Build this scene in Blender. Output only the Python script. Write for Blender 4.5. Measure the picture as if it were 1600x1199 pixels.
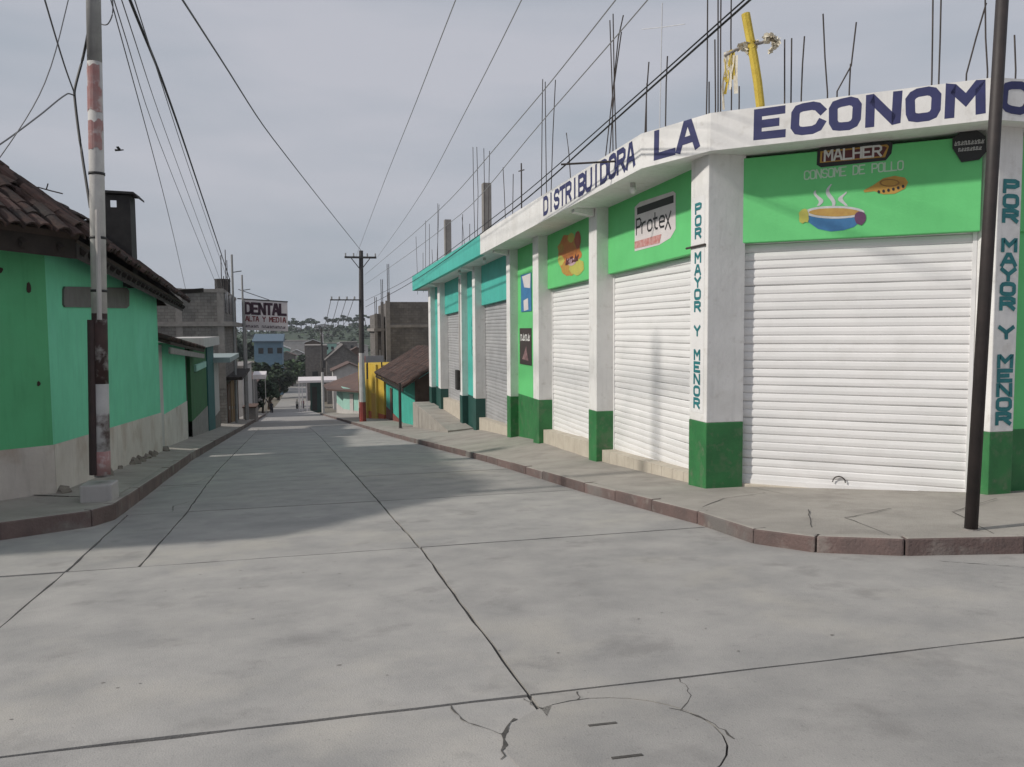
import bpy, bmesh, math, random
from mathutils import Vector, Matrix
random.seed(7)
for o in list(bpy.data.objects): bpy.data.objects.remove(o)
scene = bpy.context.scene
col = scene.collection
# ------------------------------------------------------------------ camera, sky, sun, exposure
F = 1250.0; YAW = math.radians(13.5); PITCH = math.radians(3.9); ROLL = math.radians(0.4); H = 1.6
fwd = Vector((math.sin(YAW)*math.cos(PITCH), math.cos(YAW)*math.cos(PITCH), -math.sin(PITCH)))
r0 = Vector((math.cos(YAW), -math.sin(YAW), 0)); u0 = r0.cross(fwd)
RT = r0*math.cos(ROLL) - u0*math.sin(ROLL); UP = u0*math.cos(ROLL) + r0*math.sin(ROLL)
CAM = Vector((0, 0, H))
cd = bpy.data.cameras.new('camera'); cam = bpy.data.objects.new('camera', cd); col.objects.link(cam)
cd.sensor_width = 36; cd.lens = 36*F/1600; cd.clip_start = 0.05; cd.clip_end = 5000
cam.matrix_world = Matrix(((RT.x, UP.x, -fwd.x, 0), (RT.y, UP.y, -fwd.y, 0), (RT.z, UP.z, -fwd.z, H), (0, 0, 0, 1)))
scene.camera = cam
SUNV = Vector((-1.40, -0.10, 1.0)).normalized()          # towards the sun
SKYX = 4.11
world = bpy.data.worlds.new('World'); scene.world = world; world.use_nodes = True
nt = world.node_tree; nt.nodes.clear()
out = nt.nodes.new('ShaderNodeOutputWorld'); bg = nt.nodes.new('ShaderNodeBackground'); bg.inputs['Strength'].default_value = 0.1
sky = nt.nodes.new('ShaderNodeTexSky'); sky.sky_type = 'NISHITA'; sky.sun_disc = False
sky.sun_elevation = math.asin(SUNV.z); sky.sun_rotation = math.atan2(SUNV.x, SUNV.y); sky.air_density = 1.5; sky.dust_density = 3.0
tc = nt.nodes.new('ShaderNodeTexCoord')
mp = nt.nodes.new('ShaderNodeMapping'); mp.inputs['Scale'].default_value = (1.0, 1.0, 4.5); mp.inputs['Location'].default_value = (SKYX, 0.4, 0.15)
nz = nt.nodes.new('ShaderNodeTexNoise'); nz.inputs['Scale'].default_value = 1.3; nz.inputs['Detail'].default_value = 6; nz.inputs['Roughness'].default_value = 0.48
rp = nt.nodes.new('ShaderNodeValToRGB')
rp.color_ramp.elements[0].position = 0.36; rp.color_ramp.elements[0].color = (0.385, 0.432, 0.498, 1)
rp.color_ramp.elements[1].position = 0.56; rp.color_ramp.elements[1].color = (0.535, 0.545, 0.605, 1)
sc10 = nt.nodes.new('ShaderNodeVectorMath'); sc10.operation = 'SCALE'; sc10.inputs['Scale'].default_value = 10.0
mx = nt.nodes.new('ShaderNodeMix'); mx.data_type = 'RGBA'; mx.inputs['Factor'].default_value = 0.95
nt.links.new(tc.outputs['Generated'], mp.inputs['Vector']); nt.links.new(mp.outputs['Vector'], nz.inputs['Vector'])
nt.links.new(nz.outputs['Fac'], rp.inputs['Fac']); nt.links.new(rp.outputs['Color'], sc10.inputs[0])
nt.links.new(sky.outputs['Color'], mx.inputs[6]); nt.links.new(sc10.outputs[0], mx.inputs[7])
nt.links.new(mx.outputs[2], bg.inputs['Color']); nt.links.new(bg.outputs[0], out.inputs['Surface'])
sl = bpy.data.lights.new('sun', 'SUN'); sl.energy = 3.1; sl.angle = math.radians(2.6); sl.color = (1.0, 0.94, 0.85)
so = bpy.data.objects.new('sun', sl); col.objects.link(so); so.location = SUNV*50
so.rotation_euler = SUNV.to_track_quat('Z', 'Y').to_euler()
scene.view_settings.view_transform = 'Standard'; scene.view_settings.look = 'None'; scene.view_settings.gamma = 1; scene.view_settings.exposure = -0.06
scene.render.engine = 'CYCLES'

# ------------------------------------------------------------------ measuring helpers
S = 0.0865
def lerp(xs, ys, x):
    if x <= xs[0]: return ys[0] + (x-xs[0])*(ys[1]-ys[0])/(xs[1]-xs[0])
    for i in range(len(xs)-1):
        if x <= xs[i+1]: return ys[i] + (x-xs[i])*(ys[i+1]-ys[i])/(xs[i+1]-xs[i])
    return ys[-1] + (x-xs[-1])*(ys[-1]-ys[-2])/(xs[-1]-xs[-2])
def zr(y):                                  # height of the street along its length
    if y < 130: return -S*y
    if y < 190:
        t = (y-130)/60; return -S*130 - S*60*(t - t*t/2)
    return -S*160 - 0.006*(y-190) if y < 260 else -S*160 - 0.42 + 0.004*(y-260)
def ray(x, y): return fwd + RT*((x-800)/F) - UP*((y-599.5)/F)
def atX(x, y, X): d = ray(x, y); return CAM + d*(X/d.x)
def atY(x, y, Y): d = ray(x, y); return CAM + d*(Y/d.y)
def atD(x, y, D): return CAM + ray(x, y)*D
def atP(x, y, p0, n): d = ray(x, y); return CAM + d*((p0-CAM).dot(n)/d.dot(n))
def KL(y): return lerp([11.7, 12.6, 24.2, 65.5], [-2.86, -2.9, -3.62, -5.23], y)     # left kerb line
def KR(y): return lerp([8.7, 12.2, 19, 32.8, 60.2], [4.36, 4.12, 3.9, 2.99, 1.75], y)    # right kerb line

# ------------------------------------------------------------------ materials
MATS = {}
def mat(name, c1, c2=None, rough=0.85, scale=2.0, bump=0.15, bscale=40, streak=0.0, speck=0.0, metal=0.0, spot=None, spot_amt=0.0, spot_scale=1.2, rnd=0.0, spot2=None, spot2_amt=0.0, spot2_scale=1.0, stretch=(1, 1, 1)):
    if name in MATS: return MATS[name]
    m = bpy.data.materials.new(name); m.use_nodes = True; n = m.node_tree; L = n.links
    b = n.nodes['Principled BSDF']; b.inputs['Roughness'].default_value = rough; b.inputs['Metallic'].default_value = metal
    c2 = c2 or tuple(c*0.82 for c in c1)
    g = n.nodes.new('ShaderNodeNewGeometry')
    mp = n.nodes.new('ShaderNodeMapping'); mp.inputs['Scale'].default_value = stretch; L.new(g.outputs['Position'], mp.inputs['Vector'])
    pos = mp.outputs['Vector']
    a = n.nodes.new('ShaderNodeTexNoise'); a.inputs['Scale'].default_value = scale; a.inputs['Detail'].default_value = 8; a.inputs['Roughness'].default_value = 0.62
    L.new(pos, a.inputs['Vector'])
    r = n.nodes.new('ShaderNodeValToRGB'); r.color_ramp.elements[0].position = 0.33; r.color_ramp.elements[1].position = 0.68
    r.color_ramp.elements[0].color = (*c2, 1); r.color_ramp.elements[1].color = (*c1, 1)
    L.new(a.outputs['Fac'], r.inputs['Fac']); colr = r.outputs['Color']
    def mixin(fac_socket, color, mode='MIX'):
        nonlocal colr
        x = n.nodes.new('ShaderNodeMix'); x.data_type = 'RGBA'; x.blend_type = mode
        L.new(fac_socket, x.inputs['Factor']); L.new(colr, x.inputs[6]); x.inputs[7].default_value = (*color, 1); colr = x.outputs[2]
    def nfac(sc, lo, hi, amt, strv=(1, 1, 1), off=0):
        mq = n.nodes.new('ShaderNodeMapping'); mq.inputs['Scale'].default_value = strv; mq.inputs['Location'].default_value = (off, off*1.7, off*.3)
        L.new(g.outputs['Position'], mq.inputs['Vector'])
        q = n.nodes.new('ShaderNodeTexNoise'); q.inputs['Scale'].default_value = sc; q.inputs['Detail'].default_value = 6; q.inputs['Roughness'].default_value = 0.6
        L.new(mq.outputs['Vector'], q.inputs['Vector'])
        k = n.nodes.new('ShaderNodeMapRange'); k.inputs['From Min'].default_value = lo; k.inputs['From Max'].default_value = hi; k.inputs['To Max'].default_value = amt
        L.new(q.outputs['Fac'], k.inputs['Value']); return k.outputs[0]
    if streak: mixin(nfac(3.0, 0.52, 0.75, streak, (3.5, 3.5, 0.35), 5), tuple(c*0.45 for c in c2))
    if spot: mixin(nfac(spot_scale, 0.54, 0.66, spot_amt, (1, 1, 1), 11), spot)
    if spot2: mixin(nfac(spot2_scale, 0.57, 0.70, spot2_amt, (1, 1, 1), 23), spot2)
    if speck: mixin(nfac(55, 0.58, 0.72, speck, (1, 1, 1), 3), tuple(c*0.35 for c in c2))
    if rnd:
        oi = n.nodes.new('ShaderNodeObjectInfo'); hv = n.nodes.new('ShaderNodeHueSaturation')
        k = n.nodes.new('ShaderNodeMapRange'); k.inputs['To Min'].default_value = 1-rnd; k.inputs['To Max'].default_value = 1+rnd
        L.new(oi.outputs['Random'], k.inputs['Value']); L.new(k.outputs[0], hv.inputs['Value']); L.new(colr, hv.inputs['Color']); colr = hv.outputs['Color']
    L.new(colr, b.inputs['Base Color'])
    if bump:
        f = n.nodes.new('ShaderNodeTexNoise'); f.inputs['Scale'].default_value = bscale; f.inputs['Detail'].default_value = 6; L.new(g.outputs['Position'], f.inputs['Vector'])
        bp = n.nodes.new('ShaderNodeBump'); bp.inputs['Strength'].default_value = bump; bp.inputs['Distance'].default_value = 0.02
        L.new(f.outputs['Fac'], bp.inputs['Height']); L.new(bp.outputs[0], b.inputs['Normal'])
    MATS[name] = m; return m
def block_mat(name, c1, c2, mortar, bw=0.4, bh=0.2, axis='x'):
    m = mat(name, c1, c2, 0.95, 1.6, 0.3, 30, 0.35, 0.25)
    n = m.node_tree; L = n.links; b = n.nodes['Principled BSDF']
    src = b.inputs['Base Color'].links[0].from_socket
    g = n.nodes.new('ShaderNodeNewGeometry'); sx = n.nodes.new('ShaderNodeSeparateXYZ'); L.new(g.outputs['Position'], sx.inputs[0])
    ad = n.nodes.new('ShaderNodeMath'); L.new(sx.outputs[0], ad.inputs[0]); L.new(sx.outputs[1], ad.inputs[1])
    cx = n.nodes.new('ShaderNodeCombineXYZ'); L.new(ad.outputs[0], cx.inputs[0]); L.new(sx.outputs[2], cx.inputs[1])
    br = n.nodes.new('ShaderNodeTexBrick'); br.inputs['Scale'].default_value = 1.0; br.inputs['Brick Width'].default_value = bw; br.inputs['Row Height'].default_value = bh
    br.inputs['Mortar Size'].default_value = 0.018; br.inputs['Color1'].default_value = (1, 1, 1, 1); br.inputs['Color2'].default_value = (.72, .72, .72, 1); br.inputs['Mortar'].default_value = (*mortar, 1)
    L.new(cx.outputs[0], br.inputs['Vector'])
    x = n.nodes.new('ShaderNodeMix'); x.data_type = 'RGBA'; x.blend_type = 'MULTIPLY'; x.inputs['Factor'].default_value = 1
    L.new(src, x.inputs[6]); L.new(br.outputs['Color'], x.inputs[7]); L.new(x.outputs[2], b.inputs['Base Color'])
    return m
def road_mat():
    m = mat('concrete_road', (0.355, 0.342, 0.325), (0.262, 0.256, 0.248), 0.9, 1.6, 0.22, 110, 0, 0.32, spot=(0.40, 0.378, 0.34), spot_amt=0.6, spot_scale=0.55, rnd=0.08, spot2=(0.185, 0.178, 0.172), spot2_amt=0.5, spot2_scale=1.9)
    return m
ROAD = road_mat()
JOINT = mat('joint_dirt', (0.21, 0.20, 0.185), (0.12, 0.113, 0.104), 1.0, 8, 0.4)
CRACK = mat('crack_dirt', (0.10, 0.095, 0.088), (0.055, 0.052, 0.048), 1.0, 14, 0.2)
WALK = mat('pavement_concrete', (0.365, 0.34, 0.305), (0.26, 0.242, 0.218), 0.92, 1.1, 0.4, 45, 0, 0.12, spot=(0.22, 0.20, 0.18), spot_amt=0.5, spot_scale=1.7)
KERB = mat('worn_red_kerb', (0.165, 0.112, 0.103), (0.105, 0.080, 0.076), 0.9, 2.6, 0.5, 35, 0, 0.2, spot=(0.155, 0.142, 0.135), spot_amt=1.0, spot_scale=0.8, rnd=0.15, spot2=(.25, .225, .205), spot2_amt=.6, spot2_scale=4)
KERBL = mat('dark_kerb', (0.17, 0.12, 0.108), (0.10, 0.075, 0.07), 0.9, 2.6, 0.5, 35, 0, 0.2, spot=(0.22, 0.205, 0.19), spot_amt=0.7, spot_scale=1.2, rnd=0.12)
WHITE = mat('white_paint', (0.80, 0.79, 0.78), (0.70, 0.69, 0.68), 0.75, 1.5, 0.18, 12, 0.2, 0.06, spot=(0.60, 0.58, 0.55), spot_amt=0.35, spot_scale=1.3, spot2=(.45, .42, .38), spot2_amt=.35, spot2_scale=5)
GREENP = mat('apple_green_paint', (0.14, 0.60, 0.205), (0.12, 0.54, 0.18), 0.6, 1.5, 0.1, 30, 0.08, 0.03)
DGREEN = mat('dark_green_paint', (0.035, 0.20, 0.06), (0.022, 0.135, 0.042), 0.6, 2.5, 0.15, 30, 0.15, 0.12, spot=(0.10, 0.17, 0.09), spot_amt=0.6, spot_scale=3, spot2=(.16, .17, .12), spot2_amt=.5, spot2_scale=6)
TURQ = mat('turquoise_paint', (0.075, 0.50, 0.42), (0.06, 0.41, 0.345), 0.6, 1.4, 0.1, 30, 0.12, 0.03)
DTEAL = mat('dark_teal_paint', (0.018, 0.085, 0.07), (0.012, 0.06, 0.05), 0.6, 2.5, 0.15, 30, 0.2, 0.1)
SHUT = mat('white_shutter_paint', (0.80, 0.79, 0.79), (0.73, 0.725, 0.725), 0.5, 1.1, 0.05, 30, 0, 0.03, rnd=0.025, spot=(0.66, 0.65, 0.64), spot_amt=0.3, spot_scale=2)
SHUTG = mat('grey_shutter_steel', (0.44, 0.44, 0.45), (0.36, 0.36, 0.37), 0.5, 1.5, 0.05, 30, 0.1, 0.05, metal=0.1, rnd=0.05)
DARK = mat('dark_gap', (0.03, 0.03, 0.03), (0.02, 0.02, 0.02), 0.9, 4, 0)
STEP = mat('cream_tile_step', (0.55, 0.50, 0.42), (0.46, 0.41, 0.34), 0.7, 3, 0.1, 30, 0.2, 0.08)
NAVY = mat('navy_lettering', (0.032, 0.036, 0.13), (0.024, 0.028, 0.10), 0.6, 8, 0)
TEALT = mat('teal_lettering', (0.025, 0.20, 0.215), (0.015, 0.14, 0.16), 0.6, 8, 0)
WHITET = mat('white_lettering', (0.72, 0.72, 0.70), None, 0.7, 8, 0)
PALEG = mat('pale_green_lettering', (0.52, 0.70, 0.54), None, 0.7, 8, 0)
BLACKT = mat('black_paint', (0.020, 0.020, 0.022), None, 0.6, 8, 0)
REDT = mat('red_lettering', (0.40, 0.05, 0.05), None, 0.6, 8, 0)
MAROON = mat('maroon_paint', (0.11, 0.022, 0.025), None, 0.6, 8, 0)
SILVERP = mat('silver_paint', (0.55, 0.56, 0.57), (0.48, 0.48, 0.5), 0.5, 3, 0)
ORANGE = mat('orange_paint', (0.55, 0.21, 0.05), (0.46, 0.15, 0.05), 0.7, 6, 0)
YELLOWP = mat('yellow_green_paint', (0.52, 0.50, 0.10), (0.44, 0.42, 0.10), 0.7, 6, 0)
GOLD = mat('gold_paint', (0.50, 0.30, 0.06), (0.40, 0.22, 0.05), 0.7, 6, 0)
BLUEP = mat('blue_paint', (0.05, 0.20, 0.42), (0.04, 0.15, 0.33), 0.6, 6, 0)
PURPLE = mat('purple_paint', (0.14, 0.05, 0.13), None, 0.6, 6, 0)
REBAR = mat('rusty_rebar', (0.075, 0.06, 0.055), (0.04, 0.034, 0.032), 0.8, 6, 0)
STUB = mat('raw_concrete', (0.27, 0.25, 0.235), (0.20, 0.185, 0.175), 0.95, 3, 0.4)
WIRE = mat('wire_black', (0.02, 0.02, 0.022), None, 0.6, 3, 0)
WIREP = mat('wire_pale', (0.30, 0.30, 0.31), None, 0.6, 3, 0)
WIREG = mat('wire_grey', (0.13, 0.13, 0.14), None, 0.6, 3, 0)
BLKPOLE = mat('dark_brown_pole', (0.040, 0.030, 0.029), (0.022, 0.018, 0.018), 0.6, 5, 0.1, 40, 0.2, 0.1)
HGREEN = mat('sea_green_house_paint', (0.16, 0.62, 0.385), (0.13, 0.53, 0.32), 0.8, 1.2, 0.2, 14, 0.22, 0.04, spot=(0.19, 0.64, 0.44), spot_amt=0.5, spot_scale=0.5)
HGREEN_SHADE = mat('shaded_green_house_paint', (0.10, 0.44, 0.20), (0.085, 0.37, 0.165), 0.8, 1.2, 0.2, 14, 0.22, 0.04, spot=(0.11, 0.41, 0.20), spot_amt=0.5, spot_scale=0.5)  # house green with the weaker skylight on these walls put into the colour
BAND = mat('stained_white_plinth', (0.62, 0.575, 0.53), (0.50, 0.455, 0.415), 0.9, 1.3, 0.4, 16, 0.3, 0.12, spot=(0.30, 0.21, 0.15), spot_amt=0.45, spot_scale=0.9)
ROUGHST = mat('rubble_stone', (0.24, 0.215, 0.185), (0.13, 0.115, 0.10), 1.0, 4, 0.6, 12)
TILE = mat('old_clay_tile', (0.090, 0.050, 0.041), (0.036, 0.026, 0.024), 0.95, 5, 0.4, 25, 0, 0.2, spot=(0.062, 0.056, 0.052), spot_amt=0.8, spot_scale=2.5, rnd=0.45)
ROOFBED = mat('roof_underlay', (0.06, 0.04, 0.032), (0.035, 0.025, 0.02), 1.0, 5, 0.3)
WOOD = mat('dark_timber', (0.035, 0.026, 0.022), (0.018, 0.014, 0.012), 0.9, 4, 0.3, 20, stretch=(1, 1, 1))
SOOT = mat('sooty_sheet_metal', (0.030, 0.027, 0.027), (0.017, 0.016, 0.016), 0.8, 6, 0.2)
POLEW = mat('whitewashed_concrete_pole', (0.55, 0.54, 0.52), (0.42, 0.41, 0.40), 0.85, 4, 0.2, 20, 0.3, 0.1)
POLEG = mat('grey_concrete_pole', (0.33, 0.33, 0.325), (0.25, 0.25, 0.25), 0.9, 4, 0.2, 20, 0.3, 0.1)
POLEBR = mat('flaking_brown_paint', (0.055, 0.028, 0.024), (0.032, 0.018, 0.017), 0.8, 5, 0.2, 20, 0, 0.1, spot=(0.3, 0.29, 0.28), spot_amt=0.8, spot_scale=4.5)
POLERED = mat('faded_red_paint', (0.33, 0.15, 0.145), (0.36, 0.25, 0.24), 0.85, 6, 0.1, 20, 0, 0.1, spot=(0.5, 0.45, 0.44), spot_amt=0.85, spot_scale=6)
WPOLE = mat('weathered_wood_pole', (0.075, 0.070, 0.070), (0.05, 0.047, 0.047), 0.95, 4, 0.2)
PLAQ = mat('grey_plaque', (0.155, 0.15, 0.145), (0.12, 0.11, 0.105), 0.9, 3, 0.3, 30, 0.3)
YELCROSS = mat('yellow_crepe_paper', (0.62, 0.47, 0.07), (0.50, 0.36, 0.05), 0.8, 9, 0.4, 40, 0.2)
CREPE = mat('white_crepe_paper', (0.72, 0.68, 0.58), (0.55, 0.48, 0.36), 0.8, 9, 0.3)
BLOCK = block_mat('grey_block_wall', (0.25, 0.235, 0.22), (0.17, 0.16, 0.152), (0.62, 0.6, 0.58))
BLOCKD = block_mat('dark_block_wall', (0.205, 0.19, 0.18), (0.14, 0.13, 0.125), (0.7, 0.68, 0.66))
ADOBE = mat('brown_adobe', (0.125, 0.088, 0.066), (0.075, 0.053, 0.042), 1.0, 2.5, 0.6, 12, 0.3, 0.2)
TEALH = mat('teal_house_paint', (0.05, 0.42, 0.33), (0.04, 0.33, 0.26), 0.8, 1.2, 0.2, 14, 0.25)
REDB = mat('brick_red_plinth', (0.20, 0.065, 0.05), (0.14, 0.048, 0.04), 0.9, 2.5, 0.3)
YELH = mat('yellow_house_paint', (0.62, 0.43, 0.05), (0.52, 0.35, 0.04), 0.8, 1.3, 0.2, 14, 0.2)
ORRED = mat('orange_red_plinth', (0.50, 0.12, 0.05), (0.38, 0.09, 0.045), 0.9, 2, 0.2)
DKG = mat('deep_green_wall', (0.025, 0.135, 0.04), (0.018, 0.095, 0.03), 0.8, 1.5, 0.2, 14, 0.2)
TEALDK = mat('teal_blue_trim', (0.012, 0.115, 0.115), (0.01, 0.08, 0.085), 0.7, 2, 0.1)
BRWN = mat('varnished_brown_door', (0.12, 0.062, 0.035), (0.075, 0.04, 0.026), 0.7, 3, 0.2)
OCHRE = mat('ochre_door', (0.24, 0.145, 0.05), (0.16, 0.10, 0.04), 0.7, 3, 0.2)
LIGHTW = mat('dull_white_wall', (0.50, 0.48, 0.46), (0.40, 0.38, 0.37), 0.85, 1, 0.15, 14, 0.25)
PALET = mat('pale_mint_wall', (0.33, 0.56, 0.48), (0.26, 0.46, 0.40), 0.85, 1, 0.15, 14, 0.2)
SKYBL = mat('light_blue_wall', (0.13, 0.22, 0.30), (0.10, 0.18, 0.25), 0.8, 1, 0.1)
RUSTROOF = mat('rusty_tin_roof', (0.13, 0.078, 0.062), (0.085, 0.055, 0.048), 0.85, 0.8, 0.2, 6)
SILROOF = mat('pale_tin_roof', (0.42, 0.42, 0.42), (0.32, 0.32, 0.32), 0.6, 0.8, 0.1, metal=0.2)
GLASS = mat('dark_window', (0.025, 0.027, 0.03), None, 0.25, 3, 0)
SIGNW = mat('white_sign_board', (0.70, 0.66, 0.66), (0.62, 0.57, 0.58), 0.6, 3, 0.0)
SIGNTX = mat('dark_plum_lettering', (0.045, 0.012, 0.03), None, 0.6, 3, 0)
SIGNTR = mat('dull_red_lettering', (0.22, 0.045, 0.05), None, 0.6, 3, 0)
LEAF = mat('foliage', (0.075, 0.125, 0.045), (0.028, 0.055, 0.024), 0.9, 0.7, 0)
LEAFD = mat('dark_foliage', (0.045, 0.075, 0.035), (0.02, 0.038, 0.02), 0.9, 0.5, 0)
BARK = mat('bark', (0.09, 0.065, 0.05), (0.05, 0.038, 0.03), 1, 5, 0.3)
HILLM = mat('wooded_hillside', (0.050, 0.075, 0.040), (0.025, 0.042, 0.026), 1.0, 0.03, 0.0)
GRND = mat('bare_ground', (0.20, 0.175, 0.14), (0.12, 0.11, 0.085), 1.0, 0.15, 0.3, 3)
SKIN = mat('skin', (0.30, 0.17, 0.11), None, 0.6, 6, 0)
CLOTHD = mat('dark_cloth', (0.02, 0.02, 0.028), None, 0.9, 6, 0)
CLOTHW = mat('pale_cloth', (0.45, 0.43, 0.38), None, 0.9, 6, 0)
CLOTHR = mat('reddish_cloth', (0.20, 0.045, 0.06), None, 0.9, 6, 0)
HAIR = mat('dark_hair', (0.012, 0.010, 0.010), None, 0.7, 6, 0)
KIOSK = mat('bottle_green_sheet', (0.012, 0.06, 0.05), (0.009, 0.042, 0.036), 0.6, 2, 0.05)
BULBM = mat('opal_bulb', (0.85, 0.85, 0.83), None, 0.3, 3, 0)

# ------------------------------------------------------------------ mesh helpers
class MB:
    def __init__(s): s.v = []; s.f = []
    def poly(s, pts):
        k = len(s.v); s.v += [tuple(p) for p in pts]; s.f.append(tuple(range(k, k+len(pts)))); return s
    def prism(s, xy, z0, z1):            # plan polygon (ccw), bottom / top heights: numbers or lists
        n = len(xy); k = len(s.v)
        zb = z0 if isinstance(z0, (list, tuple)) else [z0]*n
        zt = z1 if isinstance(z1, (list, tuple)) else [z1]*n
        s.v += [(p[0], p[1], zb[i]) for i, p in enumerate(xy)] + [(p[0], p[1], zt[i]) for i, p in enumerate(xy)]
        s.f.append(tuple(k+i for i in reversed(range(n)))); s.f.append(tuple(k+n+i for i in range(n)))
        for i in range(n):
            j = (i+1) % n; s.f.append((k+i, k+j, k+n+j, k+n+i))
        return s
    def box(s, x0, x1, y0, y1, z0, z1): return s.prism([(x0, y0), (x1, y0), (x1, y1), (x0, y1)], z0, z1)
    def obox(s, o, u, v, w):             # corner o and three edge vectors
        o = Vector(o); u = Vector(u); v = Vector(v); w = Vector(w); k = len(s.v)
        P = [o, o+u, o+u+v, o+v]; P += [p+w for p in P]; s.v += [tuple(p) for p in P]
        s.f += [(k+3, k+2, k+1, k), (k+4, k+5, k+6, k+7)] + [(k+i, k+(i+1) % 4, k+4+(i+1) % 4, k+4+i) for i in range(4)]
        return s
    def tube(s, pts, r, n=6, r2=None, cap=True):
        pts = [Vector(p) for p in pts]; k0 = len(s.v); m = len(pts)
        for i, p in enumerate(pts):
            t = (pts[min(i+1, m-1)] - pts[max(i-1, 0)]).normalized()
            a = t.cross(Vector((0, 0, 1)) if abs(t.z) < .95 else Vector((1, 0, 0))).normalized(); b = t.cross(a)
            rr = r if r2 is None else r + (r2-r)*i/(m-1)
            s.v += [tuple(p + (a*math.cos(2*math.pi*j/n) + b*math.sin(2*math.pi*j/n))*rr) for j in range(n)]
        for i in range(m-1):
            for j in range(n):
                a0 = k0+i*n+j; b0 = k0+i*n+(j+1) % n; s.f.append((a0, b0, b0+n, a0+n))
        if cap:
            s.f.append(tuple(k0+j for j in reversed(range(n)))); s.f.append(tuple(k0+(m-1)*n+j for j in range(n)))
        return s
    def ball(s, c, r, n=8, m=5, sq=(1, 1, 1)):
        k = len(s.v); c = Vector(c)
        for i in range(1, m):
            a = math.pi*i/m
            for j in range(n):
                b = 2*math.pi*j/n; s.v.append((c.x+r*sq[0]*math.sin(a)*math.cos(b), c.y+r*sq[1]*math.sin(a)*math.sin(b), c.z+r*sq[2]*math.cos(a)))
        s.v += [(c.x, c.y, c.z+r*sq[2]), (c.x, c.y, c.z-r*sq[2])]; t = len(s.v)-2
        for i in range(m-2):
            for j in range(n):
                a0 = k+i*n+j; b0 = k+i*n+(j+1) % n; s.f.append((a0, a0+n, b0+n, b0))
        for j in range(n):
            s.f.append((t, k+j, k+(j+1) % n)); s.f.append((t+1, k+(m-2)*n+(j+1) % n, k+(m-2)*n+j))
        return s
WL = {}
def mesh(name, mb, m, off=(0, 0, 0), smooth=False, fix=True):
    me = bpy.data.meshes.new(name); o = Vector(off)
    me.from_pydata([tuple(Vector(v)-o) for v in mb.v], [], mb.f); me.materials.append(m)
    if fix:
        b = bmesh.new(); b.from_mesh(me); bmesh.ops.recalc_face_normals(b, faces=b.faces); b.to_mesh(me); b.free()
    if smooth:
        for p in me.polygons: p.use_smooth = True
    me.update(); return me
def link(name, data, parent=None):
    o = bpy.data.objects.new(name, data); col.objects.link(o)
    if parent is not None: o.parent = parent
    return o
def tag(o, label, cat, group=None):
    o['label'] = label; o['category'] = cat
    if group: o['group'] = group
    return o
def thing(name, loc, label, cat, group=None):
    o = link(name, None); o.location = loc; o.empty_display_size = .2; WL[o] = Vector(loc); return tag(o, label, cat, group)
def part(name, mb, m, parent, bev=0, smooth=False, kind=None, label=None, fix=True):
    w = WL[parent]; o = link(name, mesh(name, mb, m, w, smooth, fix), parent); WL[o] = w
    if bev:
        q = o.modifiers.new('bevel', 'BEVEL'); q.width = bev; q.segments = 2; q.limit_method = 'ANGLE'
    if kind: o['kind'] = kind
    if label: o['label'] = label
    return o
def solo(name, mb, m, label, cat, group=None, loc=None, smooth=False, bev=0):
    loc = Vector(loc if loc is not None else mb.v[0]); o = link(name, mesh(name, mb, m, loc, smooth)); o.location = loc; WL[o] = loc
    if bev:
        q = o.modifiers.new('bevel', 'BEVEL'); q.width = bev; q.segments = 2
    return tag(o, label, cat, group)
def struct(name, mb, m, smooth=False, kind='structure'):
    o = link(name, mesh(name, mb, m, (0, 0, 0), smooth)); WL[o] = Vector((0, 0, 0)); o['kind'] = kind; return o

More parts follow.
